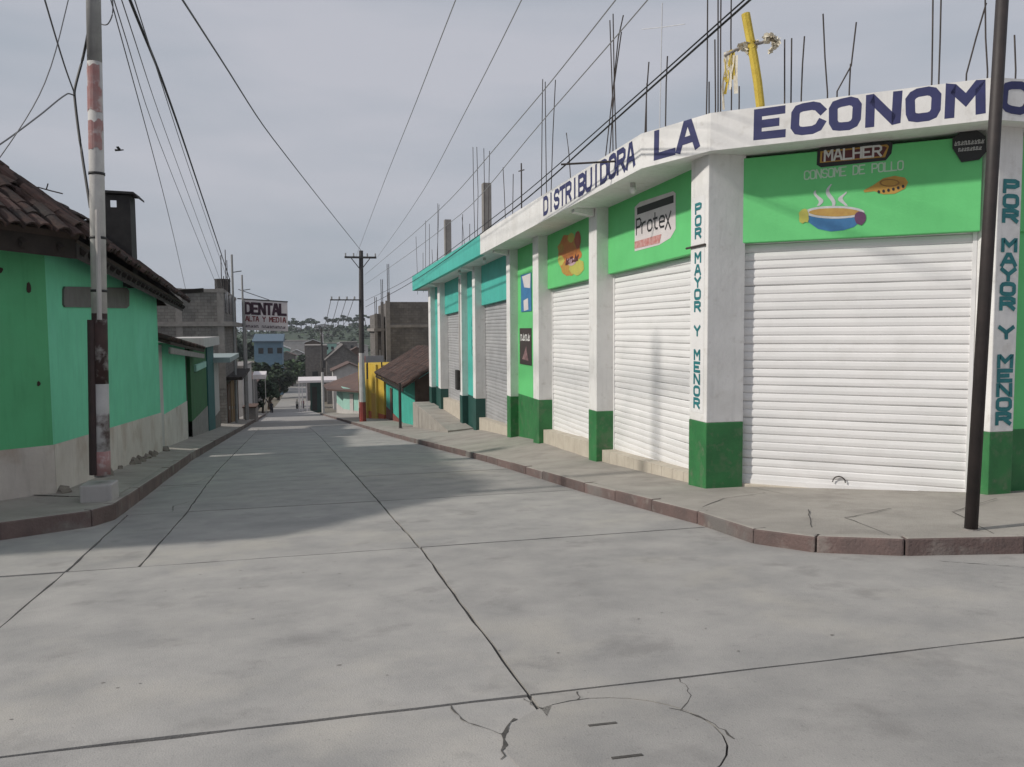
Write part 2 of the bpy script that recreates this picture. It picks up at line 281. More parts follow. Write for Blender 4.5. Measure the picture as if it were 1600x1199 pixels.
# ------------------------------------------------------------------ painted lettering (stroke glyphs on a 4 x 6 grid)
G = {
 'A': [[(0, 0), (1.55, 6), (2.45, 6), (4, 0)], [(.75, 2), (3.25, 2)]], 'B': [[(0, 0), (0, 6)], [(.2, 6), (3, 6), (4, 5.2), (4, 3.8), (3.1, 3.05), (.2, 3.05)], [(3.1, 3.0), (4, 2.2), (4, .8), (3, 0), (.2, 0)]],
 'C': [[(4, 4.6), (3.6, 5.6), (2.8, 6), (1.2, 6), (.4, 5.65), (0, 4.7), (0, 1.3), (.4, .35), (1.2, 0), (2.8, 0), (3.6, .4), (4, 1.4)]], 'D': [[(0, 0), (0, 6), (2.4, 6), (3.5, 5.4), (4, 4.4), (4, 1.6), (3.5, .6), (2.4, 0), (0, 0)]],
 'E': [[(4, 6), (0, 6), (0, 0), (4, 0)], [(.1, 3), (3, 3)]], 'F': [[(4, 6), (0, 6), (0, 0)], [(.1, 3), (3, 3)]], 'G': [[(4, 5), (3.2, 6), (.8, 6), (0, 5), (0, 1), (.8, 0), (3.2, 0), (4, 1), (4, 2.8), (2.4, 2.8)]],
 'H': [[(0, 0), (0, 6)], [(4, 0), (4, 6)], [(.1, 3), (3.9, 3)]], 'I': [[(2, 0), (2, 6)]], 'J': [[(4, 6), (4, 1), (3, 0), (1, 0), (0, 1)]], 'K': [[(0, 0), (0, 6)], [(4, 6), (.3, 2.8)], [(1.3, 3.5), (4, 0)]],
 'L': [[(0, 6), (0, 0), (4, 0)]], 'M': [[(0, 0), (0, 6), (.35, 6), (2, 2.8), (3.65, 6), (4, 6), (4, 0)]], 'N': [[(0, 0), (0, 6), (.35, 6), (3.65, 0), (4, 0), (4, 6)]],
 'O': [[(1.2, 0), (.4, .35), (0, 1.3), (0, 4.7), (.4, 5.65), (1.2, 6), (2.8, 6), (3.6, 5.65), (4, 4.7), (4, 1.3), (3.6, .35), (2.8, 0), (1.2, 0)]], 'P': [[(0, 0), (0, 6)], [(.2, 6), (3.1, 6), (4, 5.2), (4, 3.6), (3.1, 2.8), (.1, 2.8)]],
 'R': [[(0, 0), (0, 6)], [(.2, 6), (3.1, 6), (4, 5.2), (4, 3.7), (3.1, 2.9), (.1, 2.9)], [(2.1, 2.8), (4, 0)]], 'S': [[(4, 5), (3.1, 6), (.9, 6), (0, 5), (0, 3.9), (.9, 3.1), (3.1, 2.9), (4, 2.1), (4, 1), (3.1, 0), (.9, 0), (0, 1)]],
 'T': [[(0, 6), (4, 6)], [(2, 5.9), (2, 0)]], 'U': [[(0, 6), (0, 1), (.9, 0), (3.1, 0), (4, 1), (4, 6)]], 'V': [[(0, 6), (2, 0), (4, 6)]], 'X': [[(0, 6), (4, 0)], [(0, 0), (4, 6)]], 'Y': [[(0, 6), (2, 3), (2, 0)], [(4, 6), (2, 3)]], 'Z': [[(0, 6), (4, 6), (0, 0), (4, 0)]],
 'r': [[(0, 0), (0, 4)], [(0, 2.6), (1.2, 3.9), (3, 4)]], 'o': [[(.9, 0), (0, .9), (0, 3.2), (.9, 4), (2.9, 4), (3.8, 3.2), (3.8, .9), (2.9, 0), (.9, 0)]], 't': [[(1.2, 6), (1.2, .8), (2, 0), (3.2, 0)], [(0, 4), (3, 4)]],
 'e': [[(.1, 2), (3.8, 2), (3.8, 3.2), (2.9, 4), (.9, 4), (0, 3.2), (0, .9), (.9, 0), (3.4, 0)]], 'x': [[(0, 4), (3.6, -1.5)], [(-.3, -1.2), (3.8, 4.6)]], 'a': [[(.4, 4), (3, 4), (3.6, 3.4), (3.6, 0)], [(3.6, 2.3), (.8, 2.3), (0, 1.6), (0, .6), (.8, 0), (3.6, .3)]], 'n': [[(0, 0), (0, 4)], [(0, 3), (1.2, 4), (2.8, 4), (3.6, 3.2), (3.6, 0)]], 's': [[(3.6, 3.5), (3, 4), (.6, 4), (0, 3.3), (.6, 2.2), (3, 1.8), (3.6, .8), (3, 0), (.4, 0)]],
 'i': [[(1.5, 0), (1.5, 4)], [(1.5, 5), (1.5, 5.8)]], 'm': [[(0, 0), (0, 4)], [(0, 3.2), (1, 4), (1.6, 4), (2, 3.4), (2, 0)], [(2, 3.2), (3, 4), (3.6, 4), (4, 3.4), (4, 0)]], 'd': [[(3.6, 6), (3.6, 0), (.8, 0), (0, .9), (0, 3.1), (.8, 4), (3.6, 4)]], 'l': [[(1.5, 6), (1.5, 0)]], 'c': [[(3.4, 4), (.9, 4), (0, 3.1), (0, .9), (.9, 0), (3.4, 0)]], 'p': [[(0, -2), (0, 4), (2.8, 4), (3.6, 3.1), (3.6, .9), (2.8, 0), (0, 0)]], '8': [[(.9, 3), (0, 4), (0, 5.2), (.9, 6), (3.1, 6), (4, 5.2), (4, 4), (3.1, 3), (.9, 3), (0, 2), (0, .8), (.9, 0), (3.1, 0), (4, .8), (4, 2), (3.1, 3)]],
 'b': [[(0, 6), (0, 0), (2.8, 0), (3.6, .9), (3.6, 3.1), (2.8, 4), (0, 4)]],
 '~': [[(0, .6), (1.2, 4.4), (2, 1.2), (3.9, 3.8)], [(.2, .2), (3.4, .5)]], '^': [[(0, 0), (.3, 4.2), (2.6, 4), (2.3, .3), (4, .8)]],
 '2': [[(0, 5), (.9, 6), (3.1, 6), (4, 5), (4, 4), (0, 0), (4, 0)]], '4': [[(3, 0), (3, 6), (0, 2), (4, 2)]],
}
def strokes(mb, glyph, o, ux, uy, un, th, wob=0.0, lift=0.002):
    """glyph strokes as ribbons; o = lower-left, ux/uy = metres per grid unit, th in grid units"""
    su, sv = ux.length, uy.length
    for si, line in enumerate(G[glyph]):
        P = [Vector(((p[0]+random.uniform(-wob, wob))*su, (p[1]+random.uniform(-wob, wob))*sv)) for p in line]
        closed = line[0] == line[-1]
        if closed: P[-1] = P[0].copy()
        hw = th*min(su, sv)/2 if abs(su/sv-1) < .7 else th*(su+sv)/4
        Lf, Rt = [], []; n = len(P)
        for i in range(n):
            a = (P[i]-P[i-1]) if i > 0 else ((P[0]-P[-2]) if closed else (P[1]-P[0]))
            b = (P[i+1]-P[i]) if i < n-1 else ((P[1]-P[0]) if closed else (P[-1]-P[-2]))
            a = a.normalized(); b = b.normalized(); t = (a+b)
            t = t.normalized() if t.length > .1 else a
            nn = Vector((-t.y, t.x)); k = hw/max(.42, nn.dot(Vector((-a.y, a.x))))
            e = P[i].copy()
            if not closed and i == 0: e -= b*hw*.9
            if not closed and i == n-1: e += a*hw*.9
            Lf.append(e+nn*k); Rt.append(e-nn*k)
        U = ux.normalized(); V = uy.normalized(); k0 = len(mb.v); z = un*(lift+.0006*si)
        for i in range(n):
            mb.v.append(tuple(o+U*Lf[i].x+V*Lf[i].y+z)); mb.v.append(tuple(o+U*Rt[i].x+V*Rt[i].y+z))
        for i in range(n-1): mb.f.append((k0+2*i, k0+2*i+1, k0+2*i+3, k0+2*i+2))
def text_line(parent, s, p0, p1, hgt, un, m, th=1.0, fill=0.74, wob=0.0, name='letter', per=True, up=Vector((0, 0, 1)), lift=0.003):
    """s written from p0 to p1 along the baseline; every character cell is the same width"""
    p0 = Vector(p0); p1 = Vector(p1); n = len(s); cell = (p1-p0)/n; mb = MB()
    for i, c in enumerate(s):
        if c == ' ': continue
        if per: mb = MB()
        strokes(mb, c, p0+cell*i+cell*(1-fill)/2, cell*fill/4, up*(hgt/6), un, th, wob, lift)
        if per: part(name, mb, m, parent, fix=False)
    if not per: return part(name, mb, m, parent, fix=False)

# ------------------------------------------------------------------ ground, road, pavements
ys = list(range(-40, 700, 20))
mb = MB()
for j, y in enumerate(ys):
    for x in (-500, -120, -40, -10, 0, 10, 40, 120, 500): mb.v.append((x, y, zr(y)-0.35 - (0.0 if abs(x) < 60 else 0)))
for j in range(len(ys)-1):
    for i in range(8):
        a = j*9+i; mb.f.append((a, a+1, a+10, a+9))
struct('ground', mb, GRND)
# bed of the road (seen only in the joints) and its slabs
mb = MB()
def strip(mb, ya, yb, step, xa, xb, dz):
    y = ya
    while y < yb-1e-6:
        y2 = min(yb, y+step)
        mb.poly([(xa(y), y, zr(y)+dz), (xb(y), y, zr(y)+dz), (xb(y2), y2, zr(y2)+dz), (xa(y2), y2, zr(y2)+dz)]); y = y2
strip(mb, -14, 9.5, 6, lambda y: -34, lambda y: 34, -0.03)
strip(mb, 9.5, 50.5, 5, lambda y: KL(y)-.3, lambda y: KR(y)+.3, -0.03)
road = struct('road', mb, JOINT)
def slab(parent, c, name='slab', rise=0.0, hole=None):
    """c = four plan corners (ccw); edges get small irregularities; 4 cm thick"""
    pts = []
    for i in range(4):
        a = Vector(c[i]); b = Vector(c[(i+1) % 4]); L = (b-a).length; n = max(1, min(16, int(L/.28)))
        d = (b-a).normalized(); nn = Vector((-d.y, d.x))
        for k in range(n):
            p = a+(b-a)*(k/n) + nn*random.uniform(-.008, .008)
            pts.append((p.x, p.y))
    mb = MB()
    if hole is None:
        mb.prism(pts, [zr(p[1])-.05+rise for p in pts], [zr(p[1])+rise for p in pts])
        o = part(name, mb, ROAD, parent)
    else:
        bm = bmesh.new()
        def loop(P):
            vs = [bm.verts.new((p[0], p[1], zr(p[1])+rise)) for p in P]
            return [bm.edges.new((vs[i], vs[(i+1) % len(vs)])) for i in range(len(vs))]
        es = loop(pts) + loop(hole); bmesh.ops.triangle_fill(bm, use_beauty=True, edges=es, use_dissolve=False)
        ext = bmesh.ops.extrude_face_region(bm, geom=bm.faces[:]); bmesh.ops.translate(bm, vec=(0, 0, -.05), verts=[g for g in ext['geom'] if isinstance(g, bmesh.types.BMVert)])
        bmesh.ops.recalc_face_normals(bm, faces=bm.faces)
        me = bpy.data.meshes.new(name); bm.to_mesh(me); bm.free(); me.materials.append(ROAD); o = link(name, me, parent); WL[o] = Vector((0, 0, 0))
    return o
g = 0.013
def CJ(y): return lerp([4, 8.4, 36, 60], [1.04, 1.0, -.02, -1.15], y)          # centre joint
def GJ(y): return lerp([8.6, 12.2, 19.4, 60], [-1.80, -1.95, -2.42, -4.1], y)   # gutter joint
mh_c = Vector((1.28, 3.36)); MHR = 0.50
def mh_loop(r, n=28, jit=0.0, ph=0): return [(mh_c.x+r*1.0*math.cos(2*math.pi*i/n+ph)*(1+random.uniform(-jit, jit)), mh_c.y+r*math.sin(2*math.pi*i/n+ph)*(1+random.uniform(-jit, jit))) for i in range(n)]
rows = [-9.2, -4.8, -.35, 4.0, 8.44]
colsx = [-32, -24, -16, -9, None, None, 8.2, 15, 22, 30]
def cx(i, y):
    if i == 4: return lerp([0, 6.4, 9.3], [-1.95, -2.30, -2.52], y)
    if i == 5: return lerp([0, 4, 8.4], [1.06, 1.04, 1.0], y)
    return colsx[i]
for r in range(4):
    for i in range(9):
        y0, y1 = rows[r]+g, rows[r+1]-g
        tilt = lambda x: -0.03*x if False else 0
        c = [(cx(i, y0)+g, y0), (cx(i+1, y0)-g, y0), (cx(i+1, y1)-g, y1), (cx(i, y1)+g, y1)]
        h = None
        if r == 2 and i == 5: h = mh_loop(MHR+.007, 30, .006)
        slab(road, c, rise=random.uniform(-.003, .003), hole=h)
R2 = [8.46, 12.6, 16.9, 21.2, 25.5, 29.8, 34.1, 38.4, 42.7, 47.0, 51.3]
for r in range(len(R2)-1):
    y0, y1 = R2[r]+g, R2[r+1]-g
    edges = [lambda y: KL(y)-.25, GJ, CJ, lambda y: KR(y)+.25]
    if r == 0:
        edges = [lambda y: -6.5, lambda y: lerp([6.4, 9.27, 12], [-2.30, -2.51, -2.75], y), GJ, CJ, lambda y: KR(y)+.25]
    for i in range(len(edges)-1):
        slab(road, [(edges[i](y0)+g, y0), (edges[i+1](y0)-g, y0), (edges[i+1](y1)-g, y1), (edges[i](y1)+g, y1)], rise=random.uniform(-.003, .003))
slab(road, [(6.0, 8.45), (30, 8.45), (30, 9.5), (6.0, 9.5)])
mb = MB(); strip(mb, 51.3+g, 330, 6, lambda y: KL(min(y, 150))-.25, lambda y: KR(min(y, 150))+.25, 0.0)
part('far_surface', mb, ROAD, road)
# manhole
mhz = zr(mh_c.y)
mh = thing('manhole_cover', (mh_c.x, mh_c.y, mhz), 'round concrete manhole cover with two slots in the road', 'manhole cover')
bm_pts = mh_loop(MHR-.002, 30, .004); mb = MB().prism(bm_pts, [zr(p[1])-.05 for p in bm_pts], [zr(p[1])+.002 for p in bm_pts]); part('lid', mb, ROAD, mh)
for (cx_, cy_) in ((1.285, 3.53), (1.27, 3.175)):
    mb = MB(); P = [(cx_-.07, cy_-.006), (cx_+.07, cy_-.012), (cx_+.07, cy_+.008), (cx_-.07, cy_+.014)]
    mb.prism(P, [zr(p[1])-.01 for p in P], [zr(p[1])+.005 for p in P]); part('lifting_slot', mb, CRACK, mh)
def crack(parent, pts, w=0.008, m=CRACK, dz=.0035, name='crack'):
    P = [Vector((*p, 0)) for p in pts]; Q = []
    for i in range(len(P)-1):
        n = max(3, int((P[i+1]-P[i]).length/.045))
        for k in range(n): Q.append(P[i]+(P[i+1]-P[i])*(k/n)+Vector((random.uniform(-.011, .011), random.uniform(-.011, .011), 0)))
    Q.append(P[-1]); mb = MB()
    for i, q in enumerate(Q):
        t = (Q[min(i+1, len(Q)-1)]-Q[max(0, i-1)]).normalized(); nn = Vector((-t.y, t.x, 0))*w*random.choice((.12, .2, .3, .45, .7))
        for s in (1, -1):
            p = q+nn*s; mb.v.append((p.x, p.y, zr(p.y)+dz))
    for i in range(len(Q)-1): mb.f.append((2*i, 2*i+1, 2*i+3, 2*i+2))
    return part(name, mb, m, parent)
crack(road, [(.74, 3.3), (.80, 3.55), (.9, 3.72)], .018); crack(road, [(.80, 3.55), (.66, 3.75), (.62, 3.98)], .008)
crack(road, [(1.0, 3.97), (1.02, 3.88), (1.06, 3.80)], .016); crack(road, [(1.72, 3.58), (1.86, 3.75), (1.90, 3.98)], .007)
crack(road, [(1.68, 3.62), (1.80, 3.38), (1.80, 3.2)], .014); crack(road, [(1.27, 3.86), (1.30, 3.97)], .008)
crack(road, [(5.4, 6.0), (6.1, 5.3), (7.5, 4.2)], .008)
crack(road, [(-2.05, 14.2), (-2.3, 13.4), (-2.2, 12.7)], .012); crack(road, [(-2.9, 16.5), (-2.5, 17.5), (-2.4, 19)], .012)
# asphalt-like stains / gum spots
for k in range(34):
    x = random.uniform(-2.2, 3.6); y = random.uniform(4.2, 8.2); a = random.uniform(.006, .014)
    pts = [(x+a*random.uniform(.6, 1.6)*math.cos(t), y+a*random.uniform(.5, 1)*math.sin(t), 0) for t in [i*1.047 for i in range(6)]]
    mb = MB().poly([(p[0], p[1], zr(p[1])+.0042) for p in pts]); part('dirt_spot', mb, mat('grey_dirt', (.22, .21, .195), (.17, .16, .15), 1, 9, 0), road)

def resample(poly, step):
    out = [Vector((*poly[0], 0))]
    for a, b in zip(poly[:-1], poly[1:]):
        a = Vector((*a, 0)); b = Vector((*b, 0)); n = max(1, round((b-a).length/step))
        out += [a+(b-a)*(k/n) for k in range(1, n+1)]
    return out
def kerb(parent, poly, side, hgt, m, step=1.05, wid=0.16):
    """side=+1: pavement lies to the left of the direction of travel"""
    P = resample(poly, step); N = []
    for i in range(len(P)):
        t = (P[min(i+1, len(P)-1)]-P[max(0, i-1)]).normalized(); N.append(Vector((-t.y, t.x, 0))*side)
    for i in range(len(P)-1):
        a, b = P[i], P[i+1]; t = (b-a).normalized()*.006; h = hgt+random.uniform(-.008, .008)
        q = [a+t, b-t, b-t+N[i+1]*wid, a+t+N[i]*wid]; q = [(v.x+random.uniform(-.006, .006), v.y+random.uniform(-.006, .006)) for v in q]
        if side < 0: q.reverse()
        mb = MB().prism(q, [zr(v[1])-.1 for v in q], [zr(v[1])+h for v in q]); o = part('kerb_stone', mb, m, parent, bev=.022 if P[i].y < 30 else 0); o.data.materials.append(WALK)
        for f in o.data.polygons:
            if f.normal.z > .7: f.material_index = 1
    return P, N
# right pavement
RK = [(32, 4.1), (14, 5.05), (6.34, 6.0), (5.28, 6.30), (4.62, 6.72), (4.32, 7.35), (4.36, 8.7), (4.12, 12.2), (3.9, 19), (2.99, 32.8), (1.75, 60.2), (-.1, 100)]
def SWZ(y): return lerp([8, 11.25, 16, 20, 24, 28.5, 42, 60], [.13, .15, .21, .43, .44, .48, .12, .08], y)     # height of pavement over road at the shop front
mb = MB()
kr = lambda y: KR(y)+.15
yy = [8.7+i*1.6 for i in range(22)]
for a, b in zip(yy[:-1], yy[1:]):
    for t0, t1 in ((0, .5), (.5, 1)):
        def pt(y, t):
            x0 = kr(y); x1 = 6.2; return (x0+(x1-x0)*t, y, zr(y)+.155*(1-t)+SWZ(y)*t)
        mb.poly([pt(a, t0), pt(a, t1), pt(b, t1), pt(b, t0)])
for a, b in zip(range(42, 100, 6), range(48, 106, 6)):
    mb.poly([(kr(a), a, zr(a)+.15), (9, a, zr(a)+.15), (9, b, zr(b)+.15), (kr(b), b, zr(b)+.15)])
cor = [(32, 4.25), (14, 5.2), (6.36, 6.15), (5.34, 6.44), (4.74, 6.82), (4.47, 7.4), (4.51, 8.7), (6.2, 8.7), (6.2, 11.5), (12, 11.5), (32, 11)]
mb.poly([(p[0], p[1], zr(p[1])+.155) for p in cor[:7]] + [(6.2, 8.7, zr(8.7)+SWZ(8.7)), (32, 8.7, zr(8.7)+.15)])
mb.poly([(6.2, 8.7, zr(8.7)+SWZ(8.7)), (32, 8.7, zr(8.7)+.15), (32, 11.9, zr(11.9)+.16), (6.2, 11.9, zr(11.9)+SWZ(11.9))])
pr = struct('pavement', mb, WALK)
kerb(pr, RK, -1, .165, KERB)
def walk_line(pts, w=.008):
    mbx = MB(); P = [Vector(p) for p in pts]
    Q = []
    for i in range(len(P)-1):
        for k in range(6): Q.append(P[i]+(P[i+1]-P[i])*(k/6)+Vector((random.uniform(-.012, .012), random.uniform(-.012, .012), 0)))
    Q.append(P[-1])
    for i, q in enumerate(Q):
        t = (Q[min(i+1, len(Q)-1)]-Q[max(0, i-1)]).normalized(); nn = Vector((-t.y, t.x, 0))*w*random.uniform(.4, 1)
        mbx.v += [tuple(q+nn+Vector((0, 0, .004))), tuple(q-nn+Vector((0, 0, .004)))]
    for i in range(len(Q)-1): mbx.f.append((2*i, 2*i+1, 2*i+3, 2*i+2))
    return mbx
pz = lambda x, y: (x, y, zr(y)+.152)
for L in ([pz(4.6, 9.0), pz(5.2, 9.6), pz(6.0, 9.9)], [pz(5.3, 6.5), pz(5.6, 7.6), pz(6.5, 8.0)], [pz(6.2, 6.2), pz(6.9, 7.5), pz(8.2, 8.2)], [pz(6.6, 6.5), pz(8.5, 6.6)], [pz(4.3, 12.3), pz(5.4, 12.4)], [pz(4.9, 7.2), pz(5.6, 8.3)]):
    part('crack', walk_line(L), CRACK, pr)
# left pavement
LK = [(-30, 8.6), (-6.6, 8.6), (-3.85, 10.82), (-3.0, 11.55), (-2.86, 12.2), (-3.62, 24.2), (-5.23, 65.5), (-7.0, 110)]
mb = MB()
WLx = lambda y: lerp([13.3, 24.5, 66], [-3.93, -4.6, -6.5], y)-.3
ya = 13.0
while ya < 108:
    yb = ya+3
    mb.poly([(WLx(ya), ya, zr(ya)+.34), (KL(ya)-.15, ya, zr(ya)+.225), (KL(yb)-.15, yb, zr(yb)+.225), (WLx(yb), yb, zr(yb)+.34)]); ya = yb
mb.poly([(-30, 8.76, zr(8.76)+.225), (-6.66, 8.76, zr(8.76)+.225), (-3.96, 10.95, zr(10.95)+.225), (-3.13, 11.66, zr(11.66)+.225), (-3.01, 12.2, zr(12.2)+.225), (-3.05, 13, zr(13)+.225), (-4.3, 13, zr(13)+.33), (-6.9, 10.0, zr(10)+.25), (-30, 9.9, zr(9.9)+.25)])
pl = struct('footway', mb, WALK)
kerb(pl, LK, 1, .235, KERBL)
# ------------------------------------------------------------------ the corner shop
ZT = lambda y: 4.60-.005*(y-10)       # fascia top
ZB = lambda y: 4.095-.0125*(y-9)      # fascia bottom
ZL = lambda y: 2.80-.0185*(y-10)      # underside of the painted panels
ZG = lambda y: lerp([8, 11.2, 16, 20.7, 24, 27, 31.5, 35.5, 41], [.22, .20, -.12, -.26, -.45, -.85, -1.05, -1.10, -1.34], y)   # top of the dark plinth paint
XP, XN, XS = 5.5, 5.75, 5.9
cu = Vector((.774, -.634, 0)); cu.normalize(); cn = Vector((-cu.y*-1*-1, 0, 0)); cn = Vector((cu.y, -cu.x, 0))     # along the chamfer, outward normal
PS0 = Vector((6.05, 10.9, 0)); PN0 = PS0+cn*.15; PF0 = PN0+cn*.6                # shutter, panel, fascia planes on the chamfer
up = Vector((0, 0, 1))
shop = thing('corner_shop', (6.0, 10.6, zr(10.6)), 'white and green corner shop with painted fascia lettering and white roller shutters', 'shop')
tshop = thing('turquoise_shop', (6.0, 30, zr(30)), 'turquoise shop with grey roller shutters joined to the corner shop', 'shop')
# fascia
FZ = [(4.9, 24.5), (4.9, 11.75), (5.40, 10.46), (8.05, 8.29), (18, 8.1)]
def fascia(parent, P, m, th=.16):
    for a, b in zip(P[:-1], P[1:]):
        a = Vector((*a, 0)); b = Vector((*b, 0)); d = (b-a).normalized(); n = Vector((-d.y, d.x, 0))
        q = [(a.x, a.y), (b.x, b.y), (b.x+n.x*th+d.x*.0, b.y+n.y*th), (a.x+n.x*th, a.y+n.y*th)]
        mb = MB().prism(q, [ZB(v[1]) for v in (a, b, b, a)], [ZT(v[1]) for v in (a, b, b, a)]); o = part('fascia', mb, m, parent)
fascia(shop, FZ, WHITE)
fascia(tshop, [(4.9, 42.9), (4.9, 24.502)], TURQ)
part('fascia', MB().prism([(4.9, 42.9), (4.9, 43.06), (12, 43.06), (12, 42.9)], ZB(43), ZT(43)), TURQ, tshop)
# roof slabs (their underside is the soffit)
q = [(5.06, 24.5), (5.06, 11.8), (5.5, 10.62), (8.1, 8.47), (18, 8.26), (18, 24.5)]
part('roof_slab', MB().prism(q, [ZB(p[1])+.02 for p in q], [ZB(p[1])+.17 for p in q]), WHITE, shop)
q = [(5.06, 42.9), (5.06, 24.5), (12, 24.5), (12, 42.9)]
part('roof_slab', MB().prism(q, [ZB(p[1])+.02 for p in q], [ZB(p[1])+.17 for p in q]), WHITE, tshop)
# core walls behind the fronts
part('wall', MB().prism([(6.08, 23.3), (6.08, 11.05), (8.72, 8.95), (18, 8.95), (18, 23.3)], -2.6, 4.0), WHITE, shop)
part('wall', MB().prism([(6.08, 41.4), (6.08, 23.32), (12, 23.32), (12, 41.4)], -4.4, 3.6), WHITE, tshop)
def pillar(parent, y0, y1, dk, x0=XP, x1=6.1, ztop=None):
    yc = (y0+y1)/2; zg = ZG(yc)
    part('pillar', MB().prism([(x0, y0), (x1, y0), (x1, y1), (x0, y1)], zg, (ztop or ZB(yc)+.03)), WHITE, parent, bev=.012)
    part('pillar_plinth', MB().prism([(x0-.004, y0-.004), (x1, y0-.004), (x1, y1+.004), (x0-.004, y1+.004)], zr(yc)-.3, zg), dk, parent, bev=.012)
PA, PB, PC, PD = (10.70, 11.26), (15.5, 15.98), (19.95, 20.5), (23.12, 23.57)
for p in (PA, PB, PC, PD): pillar(shop, *p, DGREEN)
PE, PF, PG, PH = (28.6, 29.1), (31.45, 32.0), (37.3, 38.0), (40.5, 41.3)
for p in (PE, PF, PG, PH): pillar(tshop, *p, DTEAL)
RX0, RX1, RY0, RY1 = 8.45, 8.82, 8.60, 9.1
pillar(shop, RY0, RY1, DGREEN, RX0, RX1)
# cantilever beams under the soffit
for y, pa in ((PB[0]+.1, shop), (PD[0]+.1, shop), (PE[0]+.1, tshop), (PG[0]+.1, tshop)):
    part('bracket_beam', MB().prism([(5.07, y), (5.49, y), (5.49, y+.22), (5.07, y+.22)], [ZB(y)-.06, ZB(y)-.14, ZB(y)-.14, ZB(y)-.06], ZB(y)+.02), WHITE, pa, bev=.01)
# slatted roller shutters
def slat_mesh(name, L, hgt, m, seed):
    rs = random.Random(seed); n = max(3, int(L/.55)); prof = [(0.0, 0.0), (.014, hgt*.14), (.019, hgt*.5), (.013, hgt*.88), (-.004, hgt*1.0)]
    mb = MB(); k = len(prof)
    for i in range(n+1):
        w = rs.uniform(-.004, .004)
        for d, z in prof: mb.v.append((L*i/n, -(d+w*(1 if 0 < z < hgt else .3)), z+rs.uniform(-.002, .002)))
    for i in range(n):
        for j in range(k-1): a = i*k+j; mb.f.append((a, a+k, a+k+1, a+1))
    return mesh(name, mb, m, fix=False)
def shutter(parent, p0, p1, z0, z1, m, hgt=.118, handle=False):
    """p0 -> p1 from left to right seen from the street"""
    p0 = Vector((*p0, 0)); p1 = Vector((*p1, 0)); d = (p1-p0).normalized(); n = Vector((d.y, -d.x, 0)); L = (p1-p0).length
    mb = MB().obox(p0-n*.05+up*z0, d*L, -n*.02, up*(z1-z0))
    sh = part('shutter', mb, DARK, parent)
    ang = math.atan2(d.y, d.x); cnt = int((z1-z0)/hgt)+1
    ms = [slat_mesh('slat', L, hgt, m, s) for s in range(4)]
    for i in range(cnt):
        z = z0+i*hgt
        if z+hgt > z1+.1: break
        o = link('slat', ms[random.randrange(4)], sh)
        o.location = p0+up*(z+random.uniform(-.002, .002))-WL[sh]
        o.rotation_euler = (random.uniform(-.05, .05), random.uniform(-.0008, .0008), ang)
    for e in (p0-d*.0, p1-d*.05):
        part('guide_rail', MB().obox(e+n*.035+up*z0, d*.05, -n*.08, up*(z1-z0)), m, sh)
    part('bottom_bar', MB().obox(p0+d*.05+n*.032+up*(z0-.02), d*(L-.1), -n*.06, up*.075), m, sh)
    if handle:
        c = p0+d*L*.47+n*.05+up*(z0+.10)
        pts = [c+d*.085*math.cos(a)+up*.085*math.sin(a) for a in [i*math.pi/8 for i in range(9)]]
        part('handle', MB().tube(pts, .009, 5), REBAR, sh)
    return sh
def panel(parent, y0, y1, m, z0=None, z1=None, x=XN):
    z0a, z0b = (ZL(y0), ZL(y1)) if z0 is None else (z0, z0)
    q = [(x, y0), (XS+.12, y0), (XS+.12, y1), (x, y1)]
    return part('sign_panel', MB().prism(q, [z0a, z0a, z0b, z0b], [ZB(y0)+.03, ZB(y0)+.03, ZB(y1)+.03, ZB(y1)+.03]), m, parent, bev=.01)
def step(parent, y0, y1, za, zb, x=5.62, m=STEP, zbot=None):
    n = max(2, int((y1-y0)/.42)); st = None
    q = [(x+.02, y0), (6.0, y0), (6.0, y1), (x+.02, y1)]
    st = part('step', MB().prism(q, [zr(y0)-.2]*2+[zr(y1)-.2]*2, [za-.012]*2+[zb-.012]*2), m, parent)
    for i in range(n):
        a = y0+(y1-y0)*i/n+.004; b = y0+(y1-y0)*(i+1)/n-.004; f = lambda y: za+(zb-za)*(y-y0)/(y1-y0)
        q = [(x, a), (5.99, a), (5.99, b), (x, b)]
        part('tile', MB().prism(q, [zr(a)-.1]*2+[zr(b)-.1]*2, [f(a)]*2+[f(b)]*2), m, st)
# bays of the street front
def bay(parent, y0, y1, pm, sm, zs, s0, s1, panel_bottom=None):
    panel(parent, y0+.002, y1-.002, pm)
    shutter(parent, (XS, y1), (XS, y0), zs, max(ZL(y0), ZL(y1))+.02, sm)
    step(parent, y0+.01, y1-.01, s0, s1)
bay(shop, PA[1], PB[0], GREENP, SHUT, -1.02, -.68, -.90)
bay(shop, PB[1], PC[0], GREENP, SHUT, -1.15, -.84, -1.02)
bay(tshop, PD[1], PE[0], TURQ, SHUTG, -1.75, -1.42, -1.62)
bay(tshop, PF[1], PG[0], TURQ, SHUTG, -1.75, -1.45, -1.60)
# plain wall panels between pillars
def wallpanel(parent, y0, y1, m, dk):
    zg = ZG((y0+y1)/2)
    part('wall_panel', MB().prism([(XN, y0), (6.1, y0), (6.1, y1), (XN, y1)], zg, ZB(y0)+.02), m, parent)
    part('wall_plinth', MB().prism([(XN-.006, y0), (6.1, y0), (6.1, y1), (XN-.006, y1)], zr(y1)-.3, zg), dk, parent)
wallpanel(shop, PC[1], PD[0], GREENP, DGREEN)
wallpanel(tshop, PE[1], PF[0], TURQ, DTEAL); wallpanel(tshop, PG[1], PH[0], TURQ, DTEAL)
